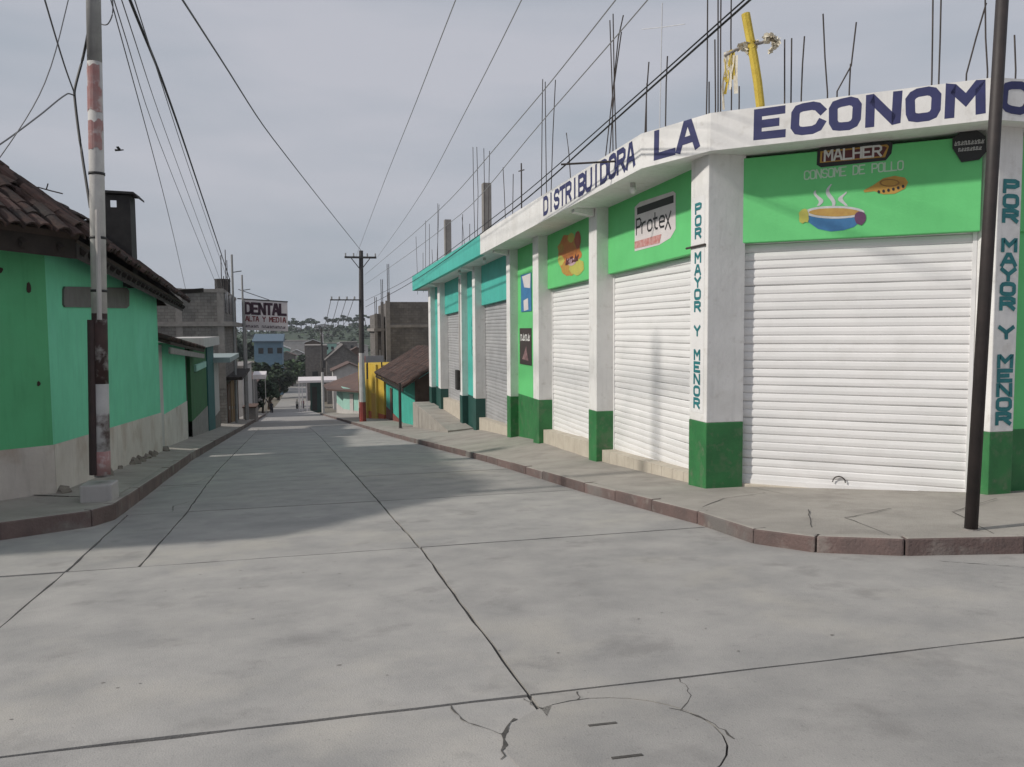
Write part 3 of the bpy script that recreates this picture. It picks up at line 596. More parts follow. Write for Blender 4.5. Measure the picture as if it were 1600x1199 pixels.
# chamfer front
def cp(t, base=PS0): return base+cu*t
c0, c1 = 0.06, 3.12
a, b = cp(-.18, PN0), cp(c1+.02, PN0)
q = [(a.x, a.y), (b.x, b.y), (b.x-cn.x*.28, b.y-cn.y*.28), (a.x-cn.x*.28, a.y-cn.y*.28)]
part('sign_panel', MB().prism(q, 2.83, 4.05), GREENP, shop, bev=.01)
a, b = cp(c0), cp(c1)
shutter(shop, (a.x, a.y), (b.x, b.y), -.72, 2.86, SHUT, .122, handle=True)
a, b = cp(-.05, PS0+cn*.10), cp(c1+.1, PS0+cn*.10)
q = [(a.x, a.y), (b.x, b.y), (b.x-cn.x*.25, b.y-cn.y*.25), (a.x-cn.x*.25, a.y-cn.y*.25)]
part('sill', MB().prism(q, -1.2, -.735), STEP, shop, bev=.01)
# cross street front beyond the last pillar
part('sign_panel', MB().prism([(RX1, 8.74), (18, 8.74), (18, 8.94), (RX1, 8.94)], 2.83, 4.05), GREENP, shop)
part('wall_panel', MB().prism([(RX1, 8.78), (9.3, 8.78), (9.3, 8.94), (RX1, 8.94)], ZG(9), 2.83), GREENP, shop)
part('wall_plinth', MB().prism([(RX1, 8.772), (9.3, 8.772), (9.3, 8.94), (RX1, 8.94)], -1.2, ZG(9)), DGREEN, shop)
shutter(shop, (9.35, 8.9), (12.3, 8.9), -.72, 2.86, SHUT, .122)
# ramp and landing in front of the turquoise shop
rp_ = thing('concrete_ramp', (4.9, 36, zr(36)), 'pale concrete ramp and landing in front of the turquoise shop', 'ramp')
WK = lambda y, x: zr(y)+.155+(SWZ(y)-.155)*(x-KR(y))/(6.2-KR(y))
LX = 4.65
part('landing', MB().prism([(LX, 34.6), (5.62, 34.6), (5.62, 41.5), (LX, 41.5)], [zr(34.6)-.1, zr(34.6)-.1, zr(41.5)-.1, zr(41.5)-.1], -2.15), WALK, rp_, bev=.015)
part('incline', MB().prism([(LX, 29.8), (5.62, 29.8), (5.62, 34.598), (LX, 34.598)], zr(34.6)-.1, [zr(29.8)+.36, zr(29.8)+.42, -2.15, -2.15]), WALK, rp_)
# ---- lettering on the fascia
nX = Vector((-1, 0, 0))
def fz(y): return ZB(y)
dY0, dY1 = atX(849, 330, 4.9).y, atX(993, 250, 4.9).y
text_line(shop, 'DISTRIBUIDORA', (4.9, dY0, ZB(dY0)+.14), (4.9, dY1, ZB(dY1)+.13), .33, nX, NAVY, 1.65, .76, .06, 'letter', True)
m0 = Vector((4.9, 11.75, 0)); m1 = Vector((5.40, 10.46, 0)); md = (m1-m0).normalized(); mn = Vector((md.y, -md.x, 0))
a = atP(1022, 250, m0, mn); b = atP(1093, 230, m0, mn)
text_line(shop, 'LA', (a.x, a.y, ZB(a.y)+.12), (b.x, b.y, ZB(b.y)+.13), .34, mn, NAVY, 1.85, .76, .08, 'letter', True)
E1 = [1177, 1234, 1295, 1350, 1414, 1474, 1545]
for i, c in enumerate('ECONOM'):
    a = atP(E1[i], 200, PF0, cn); b = atP(E1[i+1]-5, 200, PF0, cn)
    za = ZB(a.y)+.125
    text_line(shop, c, (a.x, a.y, za), (b.x, b.y, za+.01), .31, cn, NAVY, 2.1, .72, .10, 'letter', True)
nY = Vector((0, -1, 0))
fe = Vector((18-8.05, 8.1-8.29, 0)).normalized(); fen = Vector((fe.y, -fe.x, 0)); f0 = Vector((8.05, 8.29, 0))
a = atP(1547, 180, PF0, cn); b = atP(1560, 180, PF0, cn)
text_line(shop, 'I', (a.x, a.y, ZB(a.y)+.13), (b.x, b.y, ZB(b.y)+.13), .30, cn, NAVY, 1.9, .76, .05, 'letter', True)
for i, c in enumerate('CA'):
    a = f0+fe*(.09+i*.46); b = a+fe*(.44)
    text_line(shop, c, (a.x, a.y, ZB(a.y)+.125), (b.x, b.y, ZB(b.y)+.125), .30, fen, NAVY, 1.9, .76, .1, 'letter', True)
# ---- vertical lettering on the two corner pillars
def vtext(s, x0, x1, plane_p, n, ztop, zbot, m, th, fill=.70):
    """letters stacked downwards between ztop and zbot; x0,x1 = left and right edge points"""
    x0 = Vector(x0); x1 = Vector(x1); k = len(s); st = (ztop-zbot)/k
    for i, c in enumerate(s):
        if c == ' ': continue
        o = Vector((x0.x, x0.y, ztop-(i+1)*st+st*(1-fill)/2)); mb = MB()
        strokes(mb, c, o, Vector((x1.x-x0.x, x1.y-x0.y, 0))/4, up*(st*fill/6), n, th, .06, .003)
        part('letter', mb, m, shop, fix=False)
zt_, zb_ = atX(1103, 312, XP-.01).z, atX(1092, 640, XP).z
part('painted_strip', MB().poly([(XP-.003, PA[1]-.04, zb_-.05), (XP-.003, PA[0]+.10, zb_-.05), (XP-.003, PA[0]+.10, zt_+.08), (XP-.003, PA[1]-.04, zt_+.08)]), SHUT, shop)
vtext('POR MAYOR Y MENOR', (XP-.004, PA[1]-.17, 0), (XP-.004, PA[0]+.22, 0), None, nX, zt_, zb_, TEALT, 1.35)
part('rod', MB().tube([(XP-.02, PA[1]+.1, atX(1100, 383, XP).z), (XP-.02, PA[0]+.05, atX(1100, 383, XP).z)], .018, 5), REBAR, shop)
zt_, zb_ = atP(1580, 280, Vector((0, RY0, 0)), nY).z, atP(1572, 665, Vector((0, RY0, 0)), nY).z
vtext('POR MAYOR Y MENOR', (RX0+.10, RY0-.004, 0), (RX1-.07, RY0-.004, 0), None, nY, zt_, zb_, TEALT, 1.5)
# ---- painted advertising
def pbox(px0, py0, px1, py1): pass
def face_poly(parent, name, pix, p0, n, m, lift):
    P = [atP(x, y, p0, n)+n*lift for x, y in pix]; mb = MB().poly(P); return part(name, mb, m, parent, fix=False)
# soap advertisement: white rounded card, black bar, lettering
PXp = Vector((XN, 0, 0))
def ypt(x, y): p = atX(x, y, XN); return p
card = [(992, 393), (992, 324), (1000, 316), (1052, 299), (1056, 302), (1056, 358), (1048, 372), (1030, 383)]
ad = part('painted_card', MB().poly([ypt(*p)+nX*.004 for p in card]), SIGNW, shop, fix=False)
part('black_bar', MB().poly([ypt(*p)+nX*.007 for p in ((996, 336), (996, 325), (1053, 305), (1053, 317))]), BLACKT, ad, fix=False)
a, b = ypt(994, 367), ypt(1050, 350)
text_line(ad, 'Protex', a+nX*.004, b+nX*.004, .27, nX, BLACKT, .85, .80, .06)
part('red_bar', MB().poly([ypt(*p)+nX*.007 for p in ((992, 389), (992, 378), (1034, 366), (1031, 380))]), mat('washed_red', (0.45, 0.13, 0.12), (0.6, 0.4, 0.38), .7, 12, 0), ad, fix=False)
# orange advertisement
def blob(cx_, cy_, rx, ry, n=20, jit=.1, rot=0): return [(cx_+rx*math.cos(t)*(1+random.uniform(-jit, jit)), cy_-ry*math.sin(t)*(1+random.uniform(-jit, jit))) for t in [2*math.pi*i/n for i in range(n)]]
oa = part('painted_logo', MB().poly([ypt(*p)+nX*.004 for p in blob(890, 398, 17, 33)]), ORANGE, shop, fix=False)
part('painted_patch', MB().poly([ypt(*p)+nX*.007 for p in blob(901, 417, 12, 13)]), YELLOWP, oa, fix=False)
part('painted_patch', MB().poly([ypt(*p)+nX*.009 for p in blob(884, 420, 6, 9)]), GOLD, oa, fix=False)
part('painted_patch', MB().poly([ypt(*p)+nX*.011 for p in blob(893, 409, 7, 6)]), mat('pale_pink_paint', (.55, .38, .42), None, .7, 5, 0), oa, fix=False)
part('painted_patch', MB().poly([ypt(*p)+nX*.006 for p in blob(903, 375, 5, 13)]), mat('rust_red_paint', (.38, .10, .06), None, .7, 5, 0), oa, fix=False)
a, b = ypt(884, 414), ypt(905, 406)
text_line(oa, '~^~', a, b, .16, nX, MAROON, 1.2, .8, .1, lift=.014)
for k_ in range(9):
    t_ = 2*math.pi*k_/9; part('painted_petal', MB().poly([ypt(*p)+nX*.0052 for p in blob(890+14*math.cos(t_), 398-27*math.sin(t_), 5, 8, 9, .2)]), (ORANGE, GOLD, YELLOWP)[k_ % 3], oa, fix=False)
# stock cube advertisement: maroon name plate, lettering, blue dish and gold lute
C3 = lambda x, y, l=.004: atP(x, y, PN0, cn)+cn*l
pl0 = part('painted_plate', MB().poly([C3(*p) for p in ((1276, 258), (1277, 236), (1282, 231), (1388, 221), (1395, 224), (1393, 240), (1384, 251), (1283, 262))]), BLACKT, shop, fix=False)
part('plate_edge', MB().poly([C3(*p, .006) for p in ((1281, 255), (1282, 237), (1386, 226), (1389, 229), (1383, 246))]), GOLD, pl0, fix=False)
part('plate_field', MB().poly([C3(*p, .008) for p in ((1284, 253), (1285, 239), (1382, 229), (1386, 231), (1379, 244))]), MAROON, pl0, fix=False)
a, b = C3(1287, 252, 0), C3(1378, 243, 0)
text_line(pl0, 'MALHER', a, (b.x, b.y, a.z+.0), .135, cn, WHITET, 1.15, .78, .05, lift=.010)
a, b = C3(1256, 281, 0), C3(1412, 265, 0)
text_line(shop, 'CONSOME DE POLLO', a, (b.x, b.y, b.z), .115, cn, PALEG, 1.1, .80, .05, lift=.004)
GREYW = mat('greyish_white_paint', (.62, .63, .64), (.45, .47, .49), .7, 9, 0)
dish = part('painted_bowl', MB().poly([C3(*p) for p in ((1259, 336), (1350, 331), (1346, 345), (1334, 355), (1318, 360), (1298, 362), (1278, 358), (1264, 348))]), BLUEP, shop, fix=False)
part('bowl_rim', MB().poly([C3(*p, .006) for p in blob(1304, 332, 47, 10, 26, 0)]), GREYW, dish, fix=False)
part('bowl_soup', MB().poly([C3(*p, .008) for p in blob(1304, 332, 40, 6.5, 26, .03)]), mat('ochre_soup_paint', (.50, .33, .09), (.42, .24, .07), .7, 9, 0), dish, fix=False)
part('painted_flower', MB().poly([C3(*p, .009) for p in blob(1256, 338, 8, 10, 14, .3)]), YELLOWP, dish, fix=False)
part('painted_fruit', MB().poly([C3(*p, .009) for p in blob(1344, 341, 9, 11, 14, .08)]), PURPLE, dish, fix=False)
for k_, x_s in enumerate((1278, 1298, 1318)):
    L_ = [(x_s+5*math.sin(t_*5.5+k_), 322-t_*(24, 34, 22)[k_]) for t_ in [q_*.1 for q_ in range(11)]]
    mbs_ = MB()
    for t_, (xx_, yy_) in enumerate(L_):
        w_ = 4.2*(1-abs(t_-4)/8); mbs_.v += [tuple(C3(xx_-w_, yy_, .005)), tuple(C3(xx_+w_, yy_, .005))]
    mbs_.f = [(2*q_, 2*q_+1, 2*q_+3, 2*q_+2) for q_ in range(10)]
    part('painted_steam', mbs_, GREYW, shop, fix=False)
lute = part('painted_lute', MB().poly([C3(*p) for p in ((1349, 298), (1364, 290), (1380, 279), (1398, 275), (1414, 278), (1419, 285), (1414, 295), (1398, 303), (1380, 304), (1366, 299), (1351, 301))]), GOLD, shop, fix=False)
part('lute_ring', MB().poly([C3(*p, .007) for p in blob(1390, 286, 16, 6, 18, 0)]), mat('brown_paint', (.28, .15, .04), None, .7, 5, 0), lute, fix=False)
part('lute_face', MB().poly([C3(*p, .009) for p in blob(1390, 286, 13, 4.4, 18, 0)]), GOLD, lute, fix=False)
for i in range(6): part('lute_dot', MB().poly([C3(*p, .008) for p in blob(1373+i*7.6, 300-i*.9 - (i/5)**2*4, 2.2, 2.6, 8, 0)]), BLACKT, lute, fix=False)
# round black sign board hanging on the panel
oc = [(1488, 232), (1488, 218), (1500, 207), (1526, 204), (1540, 214), (1541, 238), (1530, 250), (1502, 254)]
P = [C3(*p, .03) for p in oc]; mb = MB(); mb.v = [tuple(p) for p in P]+[tuple(p-cn*.028) for p in P]; n8 = 8
mb.f = [tuple(range(n8)), tuple(reversed(range(n8, 2*n8)))]+[(i, i+n8, (i+1) % n8+n8, (i+1) % n8) for i in range(n8)]
bs = solo('round_sign', mb, BLACKT, 'black eight sided sign board high on the green panel beside the dark pole', 'sign')
a, b = C3(1491, 229, .03), C3(1538, 224, .03); text_line(bs, '~^~^^~~^~', a, (b.x, b.y, a.z+.0), .07, cn, WHITET, .9, .75, lift=.003)
a, b = C3(1497, 238, .03), C3(1534, 235, .03); text_line(bs, '^~~^~^^~', a, (b.x, b.y, a.z), .06, cn, WHITET, .9, .75, lift=.003)
# posters on the green wall strip
def poster(x0, x1, y0, y1, m, label, cat='poster'):
    a = atX(x0, (y0+y1)/2, XN); b = atX(x1, (y0+y1)/2, XN); z1 = atX((x0+x1)/2, y0, XN).z; z0 = atX((x0+x1)/2, y1, XN).z
    mb = MB().box(XN-.02, XN-.004, b.y, a.y, z0, z1); return solo('poster', mb, m, label, cat), a.y, b.y, z0, z1
o, ya_, yb_, z0, z1 = poster(815, 831, 428, 487, BLUEP, 'blue and white poster on the light green wall strip')
W = z1-z0
part('picture', MB().poly([(XN-.023, ya_-.15, z1-.05), (XN-.023, yb_+.05, z1-.02), (XN-.023, yb_+.1, z1-W*.4), (XN-.023, ya_-.4, z1-W*.35)]), SIGNW, o, fix=False)
part('picture', MB().poly([(XN-.023, ya_-.35, z0+.02), (XN-.023, yb_+.3, z0+.05), (XN-.023, yb_+.35, z0+W*.35), (XN-.023, ya_-.3, z0+W*.3)]), SIGNW, o, fix=False)
o, ya_, yb_, z0, z1 = poster(813, 831, 513, 570, mat('brown_black_print', (.05, .035, .035), None, .7, 5, 0), 'dark poster in a thin frame below the blue poster')
W = z1-z0
text_line(o, '^~^~', (XN-.02, ya_-.1, z0+W*.66), (XN-.02, yb_+.1, z0+W*.66), W*.22, nX, WHITET, 1.1, .8)
part('picture', MB().poly([(XN-.023, ya_-.3, z0+.15), (XN-.023, yb_+.3, z0+.12), (XN-.023, yb_+.5, z0+W*.4), (XN-.023, ya_-.8, z0+W*.52)]), mat('rosy_print', (.32, .2, .2), (.12, .06, .07), .7, 6, 0), o, fix=False)
# faint writing on the turquoise wall strip
for i, c in enumerate('~^8'):
    z = atX(731, 500-12+i*22, XN).z
    mb = MB(); strokes(mb, c, Vector((XN-.003, 30.6, z-.55)), Vector((0, -.62/4, 0)), up*(.55/6), nX, .9, .1, .003)
    part('letter', mb, mat('faded_teal_paint', (.03, .30, .27), None, .7, 5, 0), tshop, fix=False)
# lamps, meter, flag rod
for x, y, pa in ((718, 428, tshop), (757, 411, tshop), (989, 300, shop)):
    p = atX(x, y, 5.25); zz = ZB(p.y)
    part('bulb_holder', MB().tube([(5.25, p.y, zz+.03), (5.25, p.y, zz-.05)], .05, 8), LIGHTW, pa)
    part('bulb', MB().ball((5.25, p.y, zz-.10), .065, 8, 6), BULBM, pa, smooth=True)
p = atX(716, 590, 5.45); part('meter_box', MB().box(5.36, 5.495, p.y-.25, p.y+.25, p.z-.5, p.z+.3), SOOT, tshop, bev=.02)
part('conduit', MB().tube([(5.46, 31.7, p.z+.3), (5.46, 31.75, 1.0), (5.46, 31.65, 3.6)], .03, 6), LIGHTW, tshop)
p = atX(962, 252, 4.9); a = atX(900, 254, 3.9)
part('flag_rod', MB().tube([(4.93, p.y, p.z), (4.05, p.y+.35, p.z-.02)], .018, 6), REBAR, shop)
# ---- reinforcing bars and column stubs on the roof
def rebar(pix, X, parent=None, r=.013, m=REBAR):
    P = [atX(x, y, X) for x, y in pix]; y0 = P[0].y
    base = Vector((P[0].x, P[0].y, ZB(min(y0, 42))+.1)); pts = [base]+P if base.z < P[0].z else P
    part('rebar', MB().tube(pts, r, 5), m, parent or (shop if y0 < 24.5 else tshop))
def rebarC(pix, off=.9, r=.011, m=REBAR):
    p0 = PF0-cn*off; P = [atP(x, y, p0, cn) for x, y in pix]; base = Vector((P[0].x, P[0].y, 4.1))
    part('rebar', MB().tube([base]+P if base.z < P[0].z else P, r, 5), m, shop)
for pix in ([(1104, 172), (1105, 120), (1106, -60)], [(1108, 172), (1108, 128)], [(1122, 165), (1122, 80), (1122, -60)], [(1126, 165), (1126, 60), (1127, -60)], [(1143, 150), (1142, 60), (1143, -40)], [(1118, 165), (1117, 62)],
            [(1155, 158), (1155, 135)], [(1226, 153), (1226, 62)], [(1236, 152), (1237, 60)], [(1252, 150), (1254, 100), (1257, 57)], [(1293, 146), (1289, 90), (1286, 22)], [(1308, 143), (1330, 103), (1338, 35)], [(1327, 141), (1329, 100)],
            [(1456, 123), (1457, 60), (1458, -30)], [(1467, 121), (1469, 60), (1471, -30)], [(1510, 116), (1525, 60), (1541, 5)], [(1543, 112), (1540, 60), (1539, -30)], [(1587, 110), (1585, 55)]):
    rebarC(pix)
for pix in ([(846, 312), (847, 200), (848, 124)], [(861, 304), (864, 210), (868, 125)], [(854, 305), (852, 150), (852, 128)],
            [(945, 256), (957, 150), (953, 32)], [(952, 250), (960, 140), (958, 22)], [(958, 248), (957, 150), (966, 60), (974, 24)], [(963, 244), (960, 130), (971, 50)],
            [(1010, 205), (1010, 150), (1014, 97)], [(1040, 196), (1041, 130), (1043, 88)], [(892, 285), (889, 240), (885, 208)], [(1008, 205), (1011, 130)],
            [(790, 348), (788, 300), (786, 262)], [(801, 340), (802, 272)]):
    rebar(pix, 6.0)
for pix in ([(742, 372), (740, 300), (739, 230)], [(746, 370), (747, 300), (745, 230)], [(757, 366), (757, 290), (756, 232)], [(763, 362), (764, 290), (765, 236)], [(722, 388), (723, 335)], [(726, 386), (722, 340)], [(734, 380), (734, 350)],
            [(684, 405), (684, 318)], [(683, 405), (686, 320)], [(698, 398), (698, 350)], [(665, 418), (665, 345)], [(671, 415), (671, 350)], [(652, 425), (650, 370)], [(676, 412), (675, 390)], [(661, 420), (661, 395)]):
    rebar(pix, 6.0)
def stubcol(x0, x1, y0, y1, X):
    a = atX(x0, y1, X); b = atX(x1, y1, X); t = atX(x0, y0, X); w = min(.35, abs(a.y-b.y))
    part('column_stub', MB().box(X, X+.3, b.y, b.y+w, ZB(min(42, b.y))+.1, t.z), STUB, shop if b.y < 24 else tshop)
stubcol(748, 756, 292, 372, 6.0); stubcol(685, 696, 352, 402, 6.0)
p = atX(815, 330, 6.0); q = atX(815, 255, 6.0); k = atX(815, 267, 6.0)
rc = thing('iron_cross', (6.0, p.y, ZB(p.y)+.1), 'small thin iron cross standing on the white part of the roof', 'cross')
part('upright', MB().tube([(6.0, p.y, ZB(p.y)+.1), (6.0, p.y, q.z)], .022, 6), REBAR, rc)
part('arm', MB().tube([(6.0, p.y-.32, k.z-.03), (6.0, p.y+.32, k.z+.05)], .018, 6), REBAR, rc)
# pale aerial with cross bar
p0 = atX(1031, 190, 7.5); p1 = atX(1035, 5, 7.5); pc = atX(1034, 43, 7.5)
an = thing('television_aerial', (7.5, p0.y, 4.1), 'tall thin pale aerial with one cross bar on the shop roof', 'aerial')
part('mast', MB().tube([(7.5, p0.y, 4.1), p0, p1], .012, 5), SILVERP, an)
part('cross_bar', MB().tube([atX(1003, 46, 7.5), pc, atX(1070, 38, 7.5)], .010, 5), SILVERP, an)
# ---- yellow paper-wrapped cross on the roof
pq = PF0-cn*.45
Cx = lambda x, y: atP(x, y, pq, cn)
base = Cx(1188, 160); cr = thing('yellow_roof_cross', (base.x, base.y, 4.2), 'leaning cross wrapped in yellow paper with paper flowers on the shop roof', 'cross')
pts = [Cx(1188, 165), Cx(1184, 130), Cx(1178, 92), Cx(1171, 55), Cx(1165, 22)]
part('post', MB().tube([pts[0]-up*.3]+pts, .062, 8), YELCROSS, cr)
part('arm', MB().tube([Cx(1132, 88), Cx(1150, 78), Cx(1172, 71), Cx(1190, 67), Cx(1207, 60)], .022, 6), STUB, cr)
for (x, y, r, s) in ((1168, 74, .055, 12), (1160, 74, .045, 8), (1177, 71, .05, 9), (1199, 60, .05, 9), (1207, 58, .045, 9), (1212, 66, .045, 8), (1208, 74, .035, 6), (1204, 80, .03, 5), (1170, 82, .03, 6)):
    mbf = MB()
    for i in range(s*3):
        c = Cx(x, y)+Vector((random.uniform(-r, r), random.uniform(-r, r), random.uniform(-r, r))); u = Vector((random.uniform(-1, 1), random.uniform(-1, 1), random.uniform(-1, 1))).normalized()*r*.9
        w = u.cross(Vector((random.uniform(-1, 1), random.uniform(-1, 1), random.uniform(-1, 1)))).normalized()*r*.7; mbf.poly([c-u, c+w, c+u, c-w])
    part('paper_flower', mbf, CREPE, cr, fix=False)
for k in range(13):
    x0 = random.uniform(1133, 1152); y0 = 84+random.uniform(-6, 3); x1 = x0-random.uniform(-4, 12); y1 = random.uniform(115, 172)
    P = [Cx(x0+(x1-x0)*t+random.uniform(-2, 2), y0+(y1-y0)*t) for t in (0, .3, .6, 1)]
    w = random.uniform(.012, .03); mbr = MB()
    for p in P:
        off = cu*w+cn*random.uniform(-.02, .02); mbr.v += [tuple(p-off), tuple(p+off)]
    mbr.f = [(2*i, 2*i+1, 2*i+3, 2*i+2) for i in range(3)]
    part('streamer', mbr, YELCROSS if k % 3 == 0 else CREPE, cr, fix=False)
# ------------------------------------------------------------------ dark pole at the kerb
b = atY(1517, 825, 6.5); t = atY(1566, 0, 6.62); b.z = zr(b.y)+.12; d = (t-b); t = b+d*1.35
bp = thing('dark_sign_pole', b, 'dark brown metal pole at the pavement edge in front of the last white shutter', 'pole')
part('shaft', MB().tube([b, b+(t-b)*.5, t], .062, 12, .056), BLKPOLE, bp, smooth=True)
part('foot', MB().tube([b-up*.02, b+up*.05], .085, 12, .075), STUB, bp)
# ------------------------------------------------------------------ green tiled house on the left
Wf = Vector((-4.46, 24.5, 0)); Wc = Vector((-3.95, 13.3, 0)); We = Vector((-6.45, 10.15, 0)); Wx = Vector((-15, 10.0, 0))
ho = thing('green_tiled_house', (-5.5, 17, zr(17)), 'green house with stained white plinth and old clay tile roof behind the pale pole', 'house')
def wall_seg(parent, a, b, za, zb, m, name='wall', th=.3, out=0.0):
    """a->b with the house on the right hand side; za, zb = (bottom, top) at each end"""
    d = (b-a).normalized(); n = Vector((d.y, -d.x, 0))
    a2 = a-n*out; b2 = b-n*out
    q = [(a2.x, a2.y), (b2.x, b2.y), (b2.x+n.x*(th+out), b2.y+n.y*(th+out)), (a2.x+n.x*(th+out), a2.y+n.y*(th+out))]
    return part(name, MB().prism(q, [za[0], zb[0], zb[0], za[0]], [za[1], zb[1], zb[1], za[1]]), m, parent)
# heights: eave wall top and plinth top along the wall
bc, bf, be = -.10, -.72, .05
# street wall: house lies on the left of Wc->Wf, so travel Wf->Wc has it on the right
wall_seg(ho, Wf, Wc, (bf, 2.75), (bc, 3.1), HGREEN); wall_seg(ho, Wf, Wc, (-2.4, bf), (-1.5, bc), BAND, 'plinth', out=.02)
wall_seg(ho, Wc, We, (bc, 3.1), (be, 3.2), HGREEN_SHADE); wall_seg(ho, Wc, We, (-1.5, bc), (-1.2, be), BAND, 'plinth', out=.02)
wall_seg(ho, We, Wx, (be, 3.2), (be+.2, 3.2), HGREEN_SHADE); wall_seg(ho, We, Wx, (-1.2, be), (-1.2, be+.2), BAND, 'plinth', out=.02)
wall_seg(ho, Wf+Vector((-6, .3, 0)), Wf, (-2.4, 2.7), (-2.4, 2.7), HGREEN)
# plaque
def onw(x, y, out=.0): d = (Wf-Wc).normalized(); n = Vector((-d.y*-1, 0, 0)); n = Vector((d.y, -d.x, 0)); return atP(x, y, Wc+n*out, n)
pp = [onw(97, 452), onw(99, 448), onw(196, 450), onw(200, 455), onw(200, 478), onw(196, 482), onw(99, 480), onw(97, 476)]
d = (Wf-Wc).normalized(); wn = Vector((d.y, -d.x, 0)); mb = MB(); mb.v = [tuple(p+wn*.03) for p in pp]+[tuple(p-wn*.01) for p in pp]
mb.f = [tuple(range(8)), tuple(range(15, 7, -1))]+[(i, i+8, (i+1) % 8+8, (i+1) % 8) for i in range(8)]
part('grey_plaque', mb, PLAQ, ho)
# holes in the wall near the corner, rubble at the wall foot
dd = (We-Wc).normalized(); n2 = Vector((-dd.y, dd.x, 0)); n2 = n2 if n2.y < 0 else -n2
for (x, y, rx, ry) in ((45, 451, 4, 10), (0, 422, 5, 5), (60, 600, 3, 4)):
    part('wall_scar', MB().poly([atP(px_, py_, Wc, n2)+n2*.006 for px_, py_ in [(x+rx*math.cos(t)*random.uniform(.7, 1.2), y+ry*math.sin(t)*random.uniform(.7, 1.2)) for t in [i*.785 for i in range(8)]]]), ROOFBED, ho, fix=False)
for k in range(22):
    y = 13.6+k*.62+random.uniform(-.2, .2); x = Wc.x+(Wf.x-Wc.x)*(y-13.3)/11.2
    if random.random() < (.7 if k < 9 else .3): continue
    s = random.uniform(.08, .17); mbs = MB().ball((x+.04, y, zr(y)+.30), s, 6, 4, (1, random.uniform(1, 2), random.uniform(.6, 1)))
    mbs.v = [(v[0]+random.uniform(-.03, .03), v[1]+random.uniform(-.03, .03), v[2]+random.uniform(-.03, .03)) for v in mbs.v]
    part('foot_stone', mbs, ROUGHST, ho)
# roof planes: eave polyline and ridge polyline
eave = [Vector((-4.17, 27.3, 2.50)), Vector((-3.42, 13.05, 2.95)), Vector((-6.2, 9.55, 3.08)), Vector((-15, 9.4, 3.1))]
ridge = [Vector((-5.98, 27.4, 4.28)), Vector((-5.7, 13.5, 4.45)), Vector((-7.2, 11.6, 4.5)), Vector((-15, 11.4, 4.5))]
mb = MB()
for i in range(3): mb.poly([eave[i], eave[i+1], ridge[i+1], ridge[i]])
back = Vector((-8.4, 27.4, 2.6)); part('gable', MB().poly([Vector((-4.6, 26.9, 2.4)), Vector((-8.2, 26.9, 2.4)), Vector((-5.95, 26.9, 4.15))]), ROOFBED, ho, fix=False); 
mb.poly([back, ridge[0], ridge[1], Vector((-9, 15, 2.6))]); mb.poly([Vector((-9, 15, 2.6)), ridge[1], ridge[2], ridge[3], Vector((-15, 15, 2.6))])
bed = part('roof', mb, ROOFBED, ho)
q_ = bed.modifiers.new('thick', 'SOLIDIFY'); q_.thickness = .10; q_.offset = 1
for f in bed.data.polygons: pass
# eave boards and rafters
for i in range(3):
    a, b2 = eave[i], eave[i+1]; d = (b2-a); L = d.length; d.normalize(); n = int(L/.55)
    inn = ((ridge[i]+ridge[i+1])/2-(a+b2)/2); inn = (inn-d*inn.dot(d)).normalized()
    for k in range(n):
        if i == 2 and k > 6: break
        p = a+d*(k+.5)*L/n; part('rafter', MB().tube([p+inn*-.06-up*.14, p+inn*.9-up*.14], .055, 5), WOOD, bed)
    part('eave_board', MB().obox(a-up*.30+inn*.04, d*L, inn*.06, up*.29), WOOD, bed)
# clay tiles: a curved tile shared by all
def tile_mesh(w, L, hgt):
    mb = MB(); n = 5
    for j, (y, s) in enumerate(((0, 1.0), (L, .82))):
        for i in range(n+1):
            a = math.pi*i/n; mb.v.append((-w/2*s*math.cos(a), y, hgt*s*math.sin(a)))
    for j, (y, s) in enumerate(((0, .80), (L, .62))):
        for i in range(n+1):
            a = math.pi*i/n; mb.v.append((-w/2*s*math.cos(a), y, hgt*s*math.sin(a)-.004))
    k = n+1
    for i in range(n):
        mb.f.append((i, i+1, i+1+k, i+k)); mb.f.append((2*k+i, 3*k+i, 3*k+i+1, 2*k+i+1)); mb.f.append((i, 2*k+i, 2*k+i+1, i+1))
    return mesh('tile', mb, TILE, smooth=False)
TM = tile_mesh(.24, .46, .10); tiles = []
for i in range(3):
    a, b2 = eave[i], eave[i+1]; ra, rb = ridge[i], ridge[i+1]; L = (b2-a).length; n = int(L/.225)
    for c in range(n):
        t = (c+.5)/n; e = a+(b2-a)*t
        if e.x < -9.5: break
        # follow the plane straight up the slope, stop at hips
        d = (b2-a).normalized(); inn = (ra+(rb-ra)*.5)-(a+(b2-a)*.5); inn = (inn-d*inn.dot(d)).normalized()
        nrm = d.cross(inn).normalized(); nrm = nrm if nrm.z > 0 else -nrm
        k = 0
        while k < 9:
            p = e+inn*(k*.34-.10); s = .36*k
            # inside the quad?
            tot = ((ra-a).dot(inn)); f = (k*.34+.2)/tot
            if f > 1: break
            lo = (ra-a).dot(d)*f; hi = (b2-a).length+((rb-b2).dot(d))*f; u = (e-a).dot(d)
            if u < lo-.1 or u > hi+.1: break
            tiles.append((k, p+nrm*(.11+random.uniform(-.01, .04))+inn*random.uniform(-.07, .05), d, inn, nrm)); k += 1
tiles.sort(key=lambda t: (CAM-t[1]).length+t[0]*.8)
def tmat(d, inn, nrm, jit=.10):
    x = inn.cross(nrm).normalized(); M = Matrix(((x.x, inn.x, nrm.x), (x.y, inn.y, nrm.y), (x.z, inn.z, nrm.z)))
    return M @ Matrix.Rotation(random.uniform(-jit, jit), 3, 'Z') @ Matrix.Rotation(random.uniform(-jit*.7, jit*.5), 3, 'X')
